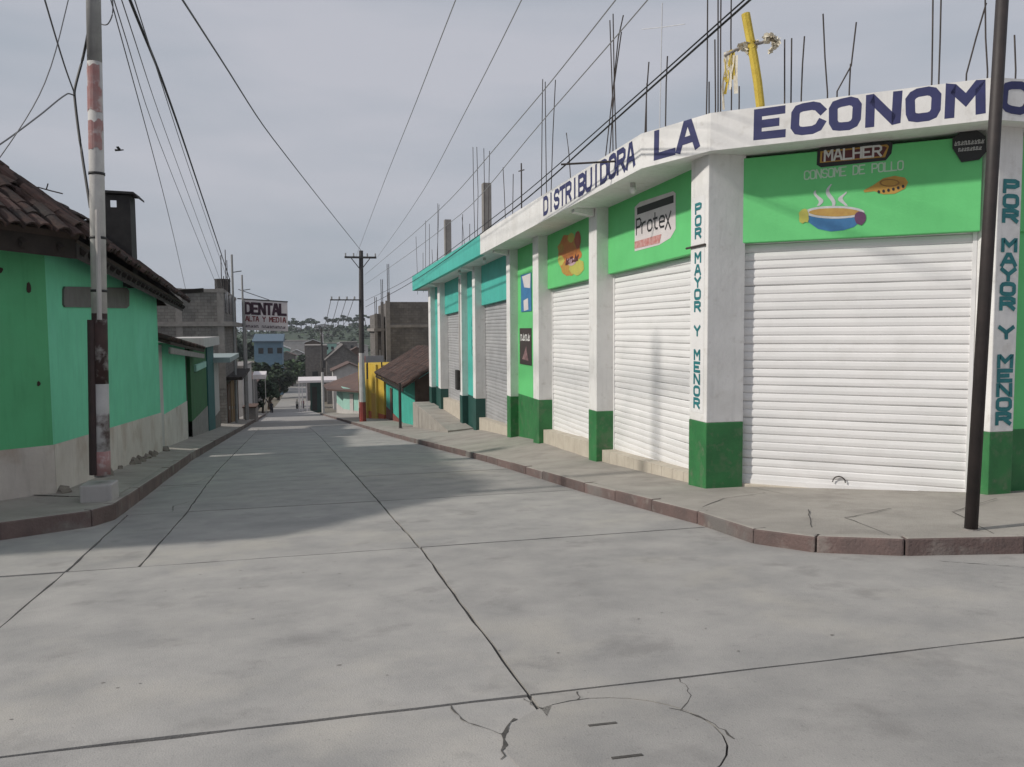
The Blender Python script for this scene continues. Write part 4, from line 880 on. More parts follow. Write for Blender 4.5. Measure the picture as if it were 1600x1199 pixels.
rest = MB(); wlb = WL[bed]; tv = [v.co.copy() for v in TM.vertices]; tf = [tuple(p.vertices) for p in TM.polygons]
for i, (k, p, d, inn, nrm) in enumerate(tiles):
    M = tmat(d, inn, nrm)
    if i < 290:
        o = link('tile', TM, bed); o.location = p-wlb; o.rotation_euler = M.to_euler(); s = random.uniform(.92, 1.12); o.scale = (s, random.uniform(.9, 1.1), s)
    else:
        b0 = len(rest.v); rest.v += [tuple(M @ v + p) for v in tv]; rest.f += [tuple(b0+j for j in f) for f in tf]
part('upper_tiles', rest, TILE, bed, kind='stuff', fix=False)
# ridge and hip tiles (joined rows)
mbh = MB()
for a, b2 in ((ridge[0], ridge[1]), (ridge[1], ridge[2]), (ridge[2], ridge[3]), (eave[1], ridge[1]), (eave[2], ridge[2])):
    d = (b2-a).normalized(); n = int((b2-a).length/.36)
    for k in range(n):
        p = a+d*k*.36+up*(.13+random.uniform(0, .04)); sd = d.cross(up).normalized(); nr = sd.cross(d).normalized(); M = tmat(sd, d, nr if nr.z > 0 else -nr, .09)
        b0 = len(mbh.v); mbh.v += [tuple(M @ (v*1.15) + p) for v in tv]; mbh.f += [tuple(b0+j for j in f) for f in tf]
part('ridge_tiles', mbh, TILE, bed, kind='stuff', fix=False)
# projecting beam at the far eave corner, chimney, roof aerial
p = atY(305, 456, 27.0); part('beam_end', MB().obox(p+Vector((-.5, -.1, -.08)), (.75, 0, .06), (0, .14, 0), up*.13), WOOD, bed)
c0_, c1_ = atY(165, 366, 19.5), atY(205, 366, 19.5); zt0 = atY(185, 305, 19.5).z; zb0 = 2.6; w = c1_.x-c0_.x
ch = MB(); x0, x1, y0, y1 = c0_.x, c1_.x, 19.5, 19.5+w
hz0, hz1 = atY(176, 324, 19.5).z, atY(176, 313, 19.5).z; hx0, hx1 = atY(172, 318, 19.5).x, atY(182, 318, 19.5).x
for (xa, xb, za, zb) in ((x0, x1, zb0, hz0), (x0, x1, hz1, zt0), (x0, hx0, hz0, hz1), (hx1, x1, hz0, hz1)):
    ch.box(xa, xb, y0, y0+.03, za, zb)
kx = y1/y0; hb0, hb1 = hx0*kx-.02, hx1*kx+.02; hc0, hc1 = H+(hz0-H)*kx-.03, H+(hz1-H)*kx+.03
for (xa, xb, za, zb) in ((x0, x1, zb0, hc0), (x0, x1, hc1, zt0), (hb1, x1, hc0, hc1)) + (((x0, hb0, hc0, hc1),) if hb0 > x0 else ()): ch.box(xa, xb, y1-.03, y1, za, zb)
ch.box(x0, x0+.03, y0+.03, y1-.03, zb0, hz0-.02); ch.box(x0, x0+.03, y0+.03, y1-.03, hz1+.1, zt0); ch.box(x1-.03, x1, y0+.03, y1-.03, zb0, zt0)
chim = part('chimney', ch, SOOT, bed)
part('chimney_cap', MB().obox((x0-.05, y0-.08, zt0+.04), (w+.14, 0, -.02), (0, w+.16, 0), (.0, 0, .05)), SOOT, bed)
part('chimney_cap', MB().obox((x1+.09, y0-.08, zt0+.02), (.09, 0, -.09), (0, w+.16, 0), (.0, 0, .045)), SOOT, bed)
pr0 = [atY(x, y, 16.5) for x, y in ((40, 296), (60, 293), (78, 298), (98, 303))]
part('bent_rod', MB().tube(pr0, .012, 5), REBAR, bed); part('bent_rod', MB().tube([atY(72, 297, 16.5), atY(75, 287, 16.5)], .012, 5), REBAR, bed)
# ------------------------------------------------------------------ pale utility pole on the left
pb = Vector((-3.18, 12.75, zr(12.75)+.22))
pt = atY(143, -160, 12.75)
lp = thing('painted_concrete_pole', pb, 'tall pale pole with red and brown paint on a block base by the green house', 'pole')
part('base_block', MB().prism([(pb.x-.23, pb.y-.22), (pb.x+.2, pb.y-.22), (pb.x+.2, pb.y+.2), (pb.x-.23, pb.y+.2)], pb.z-.35, pb.z+.27), LIGHTW, lp, bev=.02)
bb = atY(160, 740, 12.75); axis = (pt-bb)
def pz_(py): return (bb.z-atY(152, py, 12.75).z)/(bb.z-pt.z)
def seg(y0, y1, m, name, r0_, r1_, grow=0):
    a = bb+axis*pz_(y0); b = bb+axis*pz_(y1); part(name, MB().tube([a, b], r0_+grow, 12, r1_+grow), m, lp, smooth=True)
rad = lambda py: .112-.016*(740-py)/900
FLAKE = mat('flaked_whitewash', (0.46, 0.45, 0.44), (0.36, 0.35, 0.34), .85, 4, .2, 20, .2, .1, spot=(.06, .035, .03), spot_amt=.9, spot_scale=2.2)
for y0, y1, m in ((745, 600, FLAKE), (600, 490, POLEBR), (490, 98, POLEW), (98, -160, POLEG)):
    seg(y0, y1, m, 'shaft', rad(y0), rad(y1))
for py in (745-30, 640, 560): pass
seg(742, 705, POLERED, 'red_band', rad(742)+.004, rad(705)+.004)
for (ya_, yb_, ph0, ph1) in ((234, 192, -2.6, -.5), (176, 138, -2.8, -.4), (140, 104, -2.5, -.7), (205, 190, -1.2, -.2), (122, 108, -2.9, -2.2)):
    mbl = MB(); nn_ = 6
    for f_ in (ya_, yb_):
        c_ = bb+axis*pz_(f_); r_ = rad(f_)+.0025
        for k_ in range(nn_+1):
            t_ = ph0+(ph1-ph0)*k_/nn_; mbl.v.append((c_.x+r_*math.cos(t_), c_.y+r_*math.sin(t_), c_.z+random.uniform(-.03, .03)))
    mbl.f = [(k_, k_+1, k_+nn_+2, k_+nn_+1) for k_ in range(nn_)]; part('faded_paint', mbl, POLERED, lp, fix=False)
for py in (372, 272, 455): seg(py+2, py-2, WIRE, 'strap', .113, .113)
part('conduit', MB().tube([bb+Vector((-.10, -.09, 0)), bb+axis*pz_(500)+Vector((-.09, -.08, 0))], .055, 8), mat('brown_conduit', (.045, .026, .024), (.03, .02, .02), .8, 5, .1), lp)
part('conduit', MB().tube([bb+axis*pz_(500)+Vector((.03, -.125, 0)), bb+axis*pz_(330)+Vector((.03, -.12, 0))], .035, 8), LIGHTW, lp)
# ------------------------------------------------------------------ wires
def wire(pts, r, label, m=WIRE, group='overhead wires', sag=0):
    P = [Vector(p) for p in pts]
    if len(P) == 2:
        a, b2 = P; n = 14; P = [a+(b2-a)*(i/n)-up*sag*4*(i/n)*(1-i/n) for i in range(n+1)]
    if len(P) < 10:
        Q = [P[0]]
        for i in range(len(P)-1):
            p0_, p1_, p2_, p3_ = P[max(0, i-1)], P[i], P[i+1], P[min(len(P)-1, i+2)]
            d1 = (p1_-p0_).length or 1e-6; d2 = (p2_-p1_).length; d3 = (p3_-p2_).length or 1e-6
            t1 = (p2_-p0_)/(d2+(p1_-p0_).length)*d2; t2 = (p3_-p1_)/(d2+(p3_-p2_).length)*d2
            for k in range(1, 7):
                u = k/6; Q.append(p1_*(2*u**3-3*u*u+1)+t1*(u**3-2*u*u+u)+p2_*(-2*u**3+3*u*u)+t2*(u**3-u*u))
        P = Q
    mb = MB().tube(P, r, 5); return solo('overhead_wire', mb, m, label, 'wire', group, loc=P[0])
MPY = 55.0
mp_b = atY(567, 657, MPY); mp_t = atY(571, 392, MPY)
def wpx(x0, y0, D0, x1, y1, D1, r, label, m=WIRE, sag=0.0, ext=.25):
    a = atD(x0, y0, D0); b2 = atD(x1, y1, D1); b2 = b2+(b2-a)*ext; return wire([a, b2], r, label, m, sag=sag)
wire([atY(565, 393, MPY), atD(425, 215, 22), atD(340, 85, 14), atD(285, 0, 11), atD(180, -160, 8)], .016, 'grey wire from the crossarm pole rising to the upper left of the sky', WIREG)
wire([atD(360, 440, 58), atD(305, 275, 28), atD(255, 130, 17), atD(203, 0, 12.5), atD(150, -140, 10)], .026, 'thickest black cable running down the left side of the street', WIRE)
for i, (x0, y0, xm, ym, x1, y1) in enumerate(((358, 445, 296, 265, 212, 5), (352, 460, 260, 210, 190, 0), (348, 470, 250, 225, 178, 0), (294, 470, 262, 330, 176, 10))):
    wire([atD(x0, y0, 56-i*5), atD(xm, ym, 26), atD(x1, y1, 12.5), atD(x1-45, y1-140, 10)], .010, ['thin wire just right of the thickest left cable', 'thin wire just left of the thickest left cable', 'second thin wire left of the thickest left cable', 'leftmost thin wire sloping down behind the green house roof'][i], WIREG)
dd_ = 13.0
wire([atD(143, 20, 12.6), atD(131, 85, dd_), atD(117, 140, dd_), atD(117, 155, dd_), atD(125, 220, 12.9), atD(141, 325, 12.7)], .022, 'slack black cable bowed out from the left side of the pale pole', WIRE, 'cables at the pale pole')
wire([atD(117, 148, dd_), atD(100, 100, 12), atD(70, 0, 10.5), atD(30, -140, 9)], .012, 'wire running up from the slack cable knot', WIREG, 'cables at the pale pole')
wire([atD(116, 149, dd_), atD(105, 147, 12.8), atD(60, 182, 12), atD(0, 226, 11.3), atD(-120, 300, 10)], .012, 'wire running down left from the slack cable knot', WIREG, 'cables at the pale pole')
wire([atD(112, -20, 12), atD(70, 130, 11.5), atD(0, 246, 11), atD(-80, 340, 10.6)], .008, 'faint wire crossing the upper left corner of the sky', WIREG, 'cables at the pale pole')
wire([atD(156, 38, 12.7), atD(168, 38, 12.6), atD(176, 20, 12.5), atD(174, -20, 12.5)], .010, 'small wire loop right of the pale pole top', WIREG, 'cables at the pale pole')
wire([atY(556, 402, MPY), atD(600, 285, 26), atD(650, 160, 16), atD(712, 0, 11), atD(760, -120, 9)], .008, 'leftmost faint wire right of the grey wire', WIREP)
wire([atY(590, 402, MPY), atD(660, 300, 26), atD(740, 150, 15), atD(815, 0, 11), atD(870, -120, 9)], .008, 'second faint wire right of the grey wire', WIREP)
wire([atY(570, 430, MPY), atD(690, 325, 24), atD(830, 165, 14), atD(962, 0, 10), atD(1060, -130, 8.5)], .009, 'upper wire of the middle pair above the shop', WIREP)
wire([atY(570, 445, MPY), atD(720, 335, 24), atD(860, 175, 14), atD(1012, 0, 10), atD(1120, -130, 8.5)], .009, 'lower wire of the middle pair above the shop', WIREP)
wire([atY(571, 470, MPY), atD(640, 435, 36), atD(800, 318, 18), atD(1000, 145, 11), atD(1163, 0, 8.5), atD(1300, -120, 7.5)], .010, 'upper wire of the near pair along the shop fascia')
wire([atY(571, 480, MPY), atD(645, 440, 36), atD(805, 325, 18), atD(1000, 153, 11), atD(1172, 0, 8.5), atD(1310, -120, 7.5)], .014, 'lower thicker wire of the near pair along the shop fascia')
# ------------------------------------------------------------------ utility pole with crossarm
up_ = thing('crossarm_pole', mp_b, 'tall dark utility pole with crossarm, white and red painted foot', 'utility pole')
zt_ = mp_t.z; x_, y_ = mp_b.x, MPY
hgt_ = zt_-mp_b.z
part('shaft', MB().tube([(x_, y_, mp_b.z+hgt_*.40), (x_+.1, y_, zt_)], .19, 10, .14), WPOLE, up_)
part('white_band', MB().tube([(x_, y_, mp_b.z+hgt_*.11), (x_, y_, mp_b.z+hgt_*.40)], .22, 10, .19), POLEW, up_)
part('red_band', MB().tube([(x_, y_, mp_b.z-.2), (x_, y_, mp_b.z+hgt_*.11)], .23, 10, .22), mat('red_pole_paint', (.30, .05, .04), (.2, .04, .035), .8, 3, .1), up_)
za = atY(571, 403, MPY).z
part('crossarm', MB().obox((x_-1.0, y_-.2, za-.06), (2.1, 0, 0), (0, .12, 0), up*.13), WPOLE, up_)
for s in (-1, 1):
    part('brace', MB().tube([(x_+.05+s*.62, y_-.2, za-.05), (x_+.05, y_-.2, za-.85)], .03, 5), WPOLE, up_)
    for k in (.45, .98): part('insulator', MB().tube([(x_+.05+s*k, y_-.14, za+.06), (x_+.05+s*k, y_-.14, za+.28)], .05, 6), POLEG, up_)
part('lower_arm', MB().obox((x_-2.0, y_-.2, atY(571, 470, MPY).z), (2.0, 0, .0), (0, .1, 0), up*.08), WPOLE, up_)
for k in range(4): part('insulator', MB().tube([(x_-1.9+k*.5, y_-.15, atY(571, 470, MPY).z+.08), (x_-1.9+k*.5, y_-.15, atY(571, 470, MPY).z+.26)], .06, 6), POLEG, up_)
# far pole
fb = atY(505, 641, 112); fb.z = zr(112)
fp = thing('distant_utility_pole', fb, 'distant utility pole with whitewashed foot near the green kiosk', 'utility pole')
ft = atY(505, 512, 112).z
part('shaft', MB().tube([(fb.x, fb.y, fb.z+5.6), (fb.x, fb.y, ft)], .17, 8, .12), WPOLE, fp); part('white_band', MB().tube([(fb.x, fb.y, fb.z), (fb.x, fb.y, fb.z+5.6)], .2, 8, .17), POLEW, fp)
part('transformer', MB().tube([(fb.x+.1, fb.y-.3, fb.z+6.2), (fb.x+.1, fb.y-.3, fb.z+7.2)], .34, 8), WPOLE, fp)
part('crossarm', MB().obox((fb.x-1.1, fb.y, ft-.5), (2.2, 0, 0), (0, .12, 0), up*.12), WPOLE, fp)
for i in range(4):
    a = Vector((x_-1.9+i*.5, y_-.15, atY(571, 470, MPY).z+.26)); b2 = Vector((fb.x-.9+i*.6, fb.y, ft-.38)); wire([a, b2], .02, 'far wire sagging between the two utility poles, %s' % ['leftmost', 'second from the left', 'third from the left', 'rightmost'][i], WIREG, 'wires between the utility poles', 1.6)
# ------------------------------------------------------------------ the rest of the left side
LW = lambda y: lerp([24.5, 66, 150], [-4.62, -6.45, -9.6], y)
def lwY(px):                                    # where the left building line crosses a picture column
    lo, hi = 20.0, 200.0
    for _ in range(50):
        m_ = (lo+hi)/2; p = Vector((LW(m_), m_, 0))-CAM; q = 800+F*p.dot(RT)/p.dot(fwd)
        if q < px: lo = m_
        else: hi = m_
    return lo
def lz(px, py): y = lwY(px); return atX(px, py, LW(y)).z
def lbox(px0, px1, dep, z0, z1, inset=0.0):
    a, b2 = lwY(px0), lwY(px1); q = [(LW(a)-inset, a), (LW(b2)-inset, b2), (LW(b2)-dep, b2), (LW(a)-dep, a)]
    zz0 = z0 if isinstance(z0, tuple) else (z0, z0); zz1 = z1 if isinstance(z1, tuple) else (z1, z1)
    return MB().prism(q, [zz0[0], zz0[1], zz0[1], zz0[0]], [zz1[0], zz1[1], zz1[1], zz1[0]])
def tiled_lean(parent, e0, e1, r0_, r1_, cols_, rows_, m=TILE, bedm=ROOFBED):
    """a tiled slope between an eave edge e0-e1 and an upper edge r0-r1"""
    bd = part('roof', MB().poly([e0, e1, r1_, r0_]), bedm, parent); k = bd.modifiers.new('thick', 'SOLIDIFY'); k.thickness = .09; k.offset = 0
    d = (e1-e0); inn = (r0_-e0); L = inn.length; dn = d.normalized(); i_n = inn.normalized(); nr = dn.cross(i_n); nr = nr if nr.z > 0 else -nr
    tm = tile_mesh(d.length/cols_*1.08, L/rows_*1.25, d.length/cols_*.42)
    for c in range(cols_):
        for r in range(rows_):
            f = (c+.5)/cols_; p = e0+d*f+((r0_-e0)*(1-f)+(r1_-e1)*f)*(r/rows_)+nr*(.06+random.uniform(0, .02)); o = link('tile', tm, bd)
            o.location = p-WL[bd]; o.rotation_euler = tmat(dn, i_n, nr, .04).to_euler()
    return bd
ya, yb = 24.9, lwY(290)
h2 = thing('low_green_house', (LW(27), 27, zr(27)), 'low green house with peeling white foot and sagging tile roof next to the tiled house', 'house')
zt2 = lz(272, 545)
part('wall', lbox(254, 290, 4, (-.95, -1.05), (zt2+.25, zt2)), HGREEN, h2)
part('plinth', lbox(254, 290, 4.0, (zr(ya)-.2, zr(yb)-.2), (-.95, -1.05), -.02), BAND, h2)
part('pilaster', MB().box(LW(25.2)-.02, LW(25.2)+.10, 25.0, 25.5, zr(25)-.2, zt2+.2), LIGHTW, h2)
e0 = Vector((LW(24.7)+.45, 24.75, zt2+.25)); e1 = Vector((LW(36)+.45, 35.5, zt2-.25)); tiled_lean(h2, e1, e0, e1+Vector((-2.6, 0, .85)), e0+Vector((-2.6, 0, .85)), 34, 5)
part('eave_board', MB().obox(e0-up*.30, e1-e0, (-.06, 0, 0), up*.18), STUB, h2)
part('door', lbox(290.3, 297, 1.2, zr(32)-.2, zt2-.05, .25), WOOD, h2)
part('side_post', lbox(290, 291.5, .4, zr(31)-.2, zt2-.05), WOOD, h2)
h3 = thing('deep_green_shopfront', (LW(38), 38, zr(38)), 'deep green shopfront with teal trim post and white cornice', 'shop')
zc = lz(320, 541)
part('wall', lbox(297.3, 322, 5, zr(40)-.4, zc), DKG, h3); part('plinth', lbox(297.3, 322, 5, zr(40)-.5, lz(310, 648), -.02), STUB, h3)
part('trim_post', lbox(322, 332, 5, zr(47)-.4, zc+.1, -.06), TEALDK, h3)
part('cornice', lbox(306, 333, 1.5, zc, zc+.42, -.35), LIGHTW, h3)
part('sloping_sign', lbox(303, 319, .2, lz(305, 580), lz(305, 570), -.1), PALET, h3)
part('rear_wall', lbox(297.3, 330, 7, zr(40)-.4, zc+.3, 2.0), DKG, h3)
h4 = thing('whitewashed_house_front', (LW(50), 50, zr(50)), 'narrow whitewashed house front with a pale awning beyond the teal post', 'house')
part('wall', lbox(332.3, 341, 5, zr(52)-.5, lz(336, 565)), LIGHTW, h4); part('awning', lbox(331, 350, 1.2, lz(340, 563), lz(340, 556), -.9), mat('pale_awning', (.30, .36, .36), None, .7, 2, 0), h4)
part('plinth', lbox(332.3, 341, 5, zr(54)-.5, lz(336, 650), -.03), ROUGHST, h4)
# two-storey block building
h5 = thing('block_building', (-6.2, 58, zr(58)), 'unfinished grey block building of two storeys behind the low green houses', 'building')
yA, yB = 54.5, 69.0; zr5 = atY(320, 457, yA).z; zm5 = atY(330, 510, yA).z
xr5 = LW(yA); X5 = -22
part('wall', MB().prism([(X5, yA), (xr5, yA), (LW(yB), yB), (X5, yB)], zr(60)-2, zm5), BLOCK, h5)
part('floor_slab', MB().prism([(X5, yA-.1), (xr5+.5, yA-.1), (LW(yB)+.5, yB), (X5, yB)], zm5+.002, zm5+.3), STUB, h5)
part('upper_wall', MB().prism([(X5, yA), (xr5, yA), (LW(yB), yB), (X5, yB)], zm5+.302, zr5), BLOCK, h5)
part('parapet', MB().prism([(X5, yA-.06), (xr5+.06, yA-.06), (LW(yB)+.06, yB), (X5, yB)], zr5+.002, zr5+.22), STUB, h5)
for px_ in (280, 345): 
    p = atY(px_, 500, yA); part('column', MB().box(p.x-.2, p.x+.2, yA-.05, yA+.1, zm5-4, zr5+.25), STUB, h5)
for k, yy_ in enumerate((56, 60, 64)):
    x = LW(yy_); w5 = part('window', MB().box(x-.05, x+.03, yy_, yy_+1.6, zm5+.9, zm5+2.3), GLASS, h5); part('frame', MB().box(x, x+.06, yy_+.75, yy_+.85, zm5+.9, zm5+2.3), LIGHTW, w5)
for yy_, hh in ((55, 2.4), (59.5, 3.2), (61, 2.6), (64, 1.5), (68, 2.2), (57, 1.2)):
    part('rebar', MB().tube([(LW(yy_)-.1, yy_, zr5), (LW(yy_)-.1, yy_+.05, zr5+hh)], .03, 5), REBAR, h5)
part('water_tank', MB().tube([(LW(62)-.5, 62, zr5+.2), (LW(62)-.5, 62, zr5+1.3)], .55, 10), SOOT, h5)
part('canopy', MB().prism([(LW(55), 55), (LW(55)+1.0, 55), (LW(68)+1.0, 68), (LW(68), 68)], zr(58)+3.4, zr(58)+3.6), WOOD, h5)
for k, (y0, y1, m) in enumerate(((55.4, 58, BRWN), (58.6, 61, OCHRE), (61.5, 63.6, OCHRE), (64.2, 67.6, BRWN))):
    d_ = part('door', MB().prism([(LW(y0)-.1, y0), (LW(y0)+.06, y0), (LW(y1)+.06, y1), (LW(y1)-.1, y1)], zr(y1)-.1, zr(58)+3.1), m, h5)
    part('handle', MB().box(LW(y0)+.06, LW(y0)+.1, y0+.3, y0+.4, zr(y0)+1.2, zr(y0)+1.4), LIGHTW, d_)
# hanging sign
sy = 68.0
s0 = atY(379, 470, sy); s1 = atY(450, 517, sy)
sg = thing('dental_sign', (s0.x, sy, s1.z), 'white hanging sign board reading DENTAL over the left side of the street', 'sign')
Z0, Z1 = s1.z, s0.z; X0, X1 = s0.x, s1.x; sh_ = -.16                      # board tips down a little to the right
part('board', MB().obox((X0, sy, Z0+.1), (X1-X0, 0, sh_), (0, .12, 0), up*(Z1-Z0)), SIGNW, sg, bev=.02)
wd = X1-X0; uL = Vector((wd, 0, sh_))
def st(s, fx0, fx1, fz, h, m, th):
    p0 = Vector((X0, sy-.004, Z0+.1+(Z1-Z0)*fz))
    text_line(sg, s, p0+uL*fx0, p0+uL*fx1, h, nY, m, th, .78)
st('DENTAL', .04, .97, .55, (Z1-Z0)*.33, SIGNTX, 2.0); st('ALTA Y MEDIA', .05, .96, .30, (Z1-Z0)*.15, SIGNTR, 1.6); st('~^~~^ ^^~~^~^^~', .05, .95, .09, (Z1-Z0)*.10, SIGNTX, 1.0)
part('frame_bar', MB().obox((X0-.4, sy-.02, Z1+.12), (wd+.45, 0, sh_-.1), (0, .1, 0), up*.09), WPOLE, sg)
part('stay', MB().tube([(X0-.3, sy, Z1+.9), (X0+wd*.6, sy, Z1+.05)], .03, 5), WPOLE, sg)
part('post', MB().tube([(atY(385, 600, sy).x, sy+.1, zr(sy)), (atY(385, 600, sy).x, sy+.1, Z1)], .13, 8), POLEG, sg)
# slim poles at the left kerb
for px_, yt_, yb_, Y_, lab in ((362, 398, 655, 57.5, 'slim grey pole before the block building, left of the dental sign'), (378, 430, 655, 66.5, 'second slim grey pole right beside the dental sign')):
    a = atY(px_, yt_, Y_); b2 = Vector((KL(Y_)-.5, Y_, zr(Y_)+.2)); b2.x = a.x if abs(a.x-b2.x) < 2 else b2.x
    t_ = thing('slim_pole', b2, lab, 'pole', 'slim poles at the left kerb'); part('shaft', MB().tube([b2, a], .10, 8, .07), POLEG, t_); part('bracket', MB().tube([a-up*1.2, a-up*1.2+Vector((.6, 0, .1))], .03, 5), WPOLE, t_)
# low stall / crates under the block building
stl = thing('covered_stall', (LW(70)+.8, 71, zr(71)), 'low covered stall against the left kerb below the dental sign', 'stall')
part('counter', MB().box(LW(71)+.3, LW(71)+1.3, 70, 73, zr(71)-.2, zr(71)+1.3), STUB, stl, bev=.03); part('cloth', MB().box(LW(71)+.25, LW(71)+1.36, 69.9, 73.1, zr(71)+1.302, zr(71)+1.4), BRWN, stl)
# farther left buildings
def simple(name, label, cat, x0, x1, y0, y1, z0, z1, m, roofm=None, rise=1.0, wins=(), group=None, over=.4):
    t_ = thing(name, ((x0+x1)/2, y0, z0), label, cat, group)
    part('wall', MB().box(x0, x1, y0, y1, z0-1, z1), m, t_)
    if roofm:
        xm = (x0+x1)/2
        rf = MB(); rf.poly([(x0-over, y0-over, z1-.1), (xm, y0-over, z1+rise), (xm, y1+over, z1+rise), (x0-over, y1+over, z1-.1)]); rf.poly([(xm, y0-over, z1+rise), (x1+over, y0-over, z1-.1), (x1+over, y1+over, z1-.1), (xm, y1+over, z1+rise)])
        r_ = part('roof', rf, roofm, t_); k = r_.modifiers.new('thick', 'SOLIDIFY'); k.thickness = .15
        part('gable', MB().poly([(x0, y0, z1), (x1, y0, z1), (xm, y0, z1+rise-.08)]), m, t_, fix=False)
    else: part('roof', MB().box(x0-.15, x1+.15, y0-.15, y1+.15, z1, z1+.2), STUB, t_)
    for (wx, wz, ww, wh) in wins:
        w_ = part('window', MB().box(x0+wx, x0+wx+ww, y0-.03, y0+.05, z0+wz, z0+wz+wh), GLASS, t_); part('frame', MB().box(x0+wx-.1, x0+wx+ww+.1, y0-.06, y0+.02, z0+wz-.12, z0+wz-.005), LIGHTW, w_)
    return t_
simple('corner_house', 'grey two storey house beyond the dental sign on the left', 'house', -17, -8.2, 91, 103, zr(92), zr(92)+5.6, LIGHTW, None, 1, ((5.8, 3.4, 1.2, 1.3), (3.6, 3.4, 1.2, 1.3)))
simple('shaded_row_house', 'dark row house far down the left side', 'house', -18, -9.0, 104, 122, zr(105), zr(105)+4.4, BLOCKD, RUSTROOF, 1.2, ((6, 1.2, 1.2, 1.3),))
simple('long_row_house', 'long plain row house at the foot of the left side', 'house', -22, -10.2, 123, 152, zr(124), zr(124)+4.2, STUB, RUSTROOF, 1.2, ((8, 1.2, 1.2, 1.3),))
aw = thing('white_awning', (-7.6, 92, zr(92)+3), 'small white awning over the far left kerb', 'awning'); a = atY(396, 588, 95); b2 = atY(416, 588, 95)
part('canopy', MB().obox((a.x, 94, atY(400, 592, 95).z), (b2.x-a.x, 0, 0), (0, 2, .3), up*.5), SIGNW, aw)
for xx in (a.x+.05, b2.x-.1): part('post', MB().box(xx, xx+.08, 94.0, 94.1, zr(95), atY(400, 592, 95).z), LIGHTW, aw)
bh = thing('light_blue_house', (-9, 205, -12), 'light blue house front at the far end below the dental sign', 'house')
a, b2 = atY(397, 549, 205), atY(440, 527, 205)
part('wall', MB().box(a.x, b2.x, 205, 214, zr(205)-1, b2.z-1.2), SKYBL, bh); part('roof', MB().prism([(a.x-.4, 204.5), (b2.x+.4, 204.5), (b2.x+.4, 214), (a.x-.4, 214)], b2.z-1.19, [b2.z-.9, b2.z-.9, b2.z+.8, b2.z+.8]), mat('blue_tin_roof', (.09, .14, .19), None, .7, 1, 0), bh)
for k in range(3): part('window', MB().box(a.x+1+k*2.2, a.x+2.2+k*2.2, 204.96, 205.1, b2.z-4, b2.z-2.6), GLASS, bh)
# ------------------------------------------------------------------ the rest of the right side
def rw(px, d): p = atD(px, 600, d); return p
th_ = thing('teal_tiled_house', (4.9, 48, zr(48)), 'small teal house with red foot and tile roof beyond the turquoise shop', 'house')
tx = lambda y: lerp([43.2, 60], [4.95, 4.75], y)
z_t = atX(640, 598, 4.9).z
def rbox(y0, y1, x_in, x_out, z0, z1): return MB().prism([(tx(y0)+x_in, y0), (tx(y0)+x_out, y0), (tx(y1)+x_out, y1), (tx(y1)+x_in, y1)], z0, z1)
zt_h = -1.35
part('wall', rbox(43.2, 60, 0, 4, zr(52)+.4, zt_h), TEALH, th_)
part('plinth', rbox(43.19, 60, -.03, 4, zr(56)-1.0, zr(52)+.4), REDB, th_)
part('side_wall', MB().box(tx(43)-.0, 9.5, 42.8, 43.17, zr(43)-.4, zt_h+.3), ADOBE, th_)
part('gable', MB().poly([(tx(43), 42.79, zt_h+.2), (9.5, 42.79, zt_h+.2), (7.2, 42.79, zt_h+1.6)]), ADOBE, th_, fix=False)
part('corner_post', MB().box(tx(49.9)-.08, tx(50)+.3, 50.2, 50.5, zr(50)-.4, zt_h), TEALDK, th_)
part('door', rbox(55.2, 56.6, -.05, .2, zr(56)-.2, zr(56)+2.4), BRWN, th_)
e0 = Vector((tx(42)-.75, 42.3, zt_h-.12)); e1 = Vector((tx(60)-.75, 60.2, zt_h-.35)); tiled_lean(th_, e0, e1, Vector((7.2, 42.3, zt_h+1.75)), Vector((7.2, 60.2, zt_h+1.55)), 44, 6)
part('eave_board', MB().obox(e0-up*.2, e1-e0, (.05, 0, 0), up*.13), WOOD, th_)
tp = Vector((rw(621, 40).x, 39, 0)); tp.z = zr(39)+.1; tpt = atY(622, 598, 39)
sp = thing('thin_dark_post', tp, 'thin dark post on the kerb before the teal house', 'post'); part('shaft', MB().tube([tp, (tp.x, 39, tpt.z)], .07, 8), BLKPOLE, sp); part('foot', MB().tube([tp-up*.05, tp+up*.1], .12, 8), STUB, sp)
yh = thing('yellow_house', (3.9, 63, zr(63)), 'yellow house with orange red foot behind the utility pole', 'house')
A_ = Vector((3.05, 66.5, 0)); B_ = Vector((4.65, 60.6, 0)); zy = atY(585, 570, 62).z
def yprism(z0, z1, o=0.0): n_ = Vector((-.965, -.26, 0))*o; return MB().prism([(A_.x+n_.x, A_.y+n_.y), (B_.x+n_.x, B_.y+n_.y), (9, 60.6), (9, 66.5)], z0, z1)
part('wall', yprism(zr(64)+.75, zy), YELH, yh); part('plinth', yprism(zr(64)-1, zr(64)+.75, .03), ORRED, yh)
for f in (.12, .4, .78):
    p = A_+(B_-A_)*f; part('pilaster', MB().obox((p.x-.16, p.y-.05, zr(64)-.5), (.16, .04, 0), (-.03, .35, 0), up*(zy-zr(64)+.5)), mat('gold_trim', (.60, .46, .10), None, .8, 2, 0), yh)
part('door', MB().obox(tuple((A_+(B_-A_)*.55)+Vector((-.08, -.02, zr(64)))), tuple((B_-A_)*.17), (.1, .02, 0), up*2.2), mat('orange_door', (.50, .30, .04), None, .7, 3, 0), yh)
bs_ = thing('rooftop_sign', (3.0, 62, zy), 'white sign board with red end above the yellow house', 'sign')
a, b2 = atY(560, 567, 60.4), atY(600, 556, 60.4)
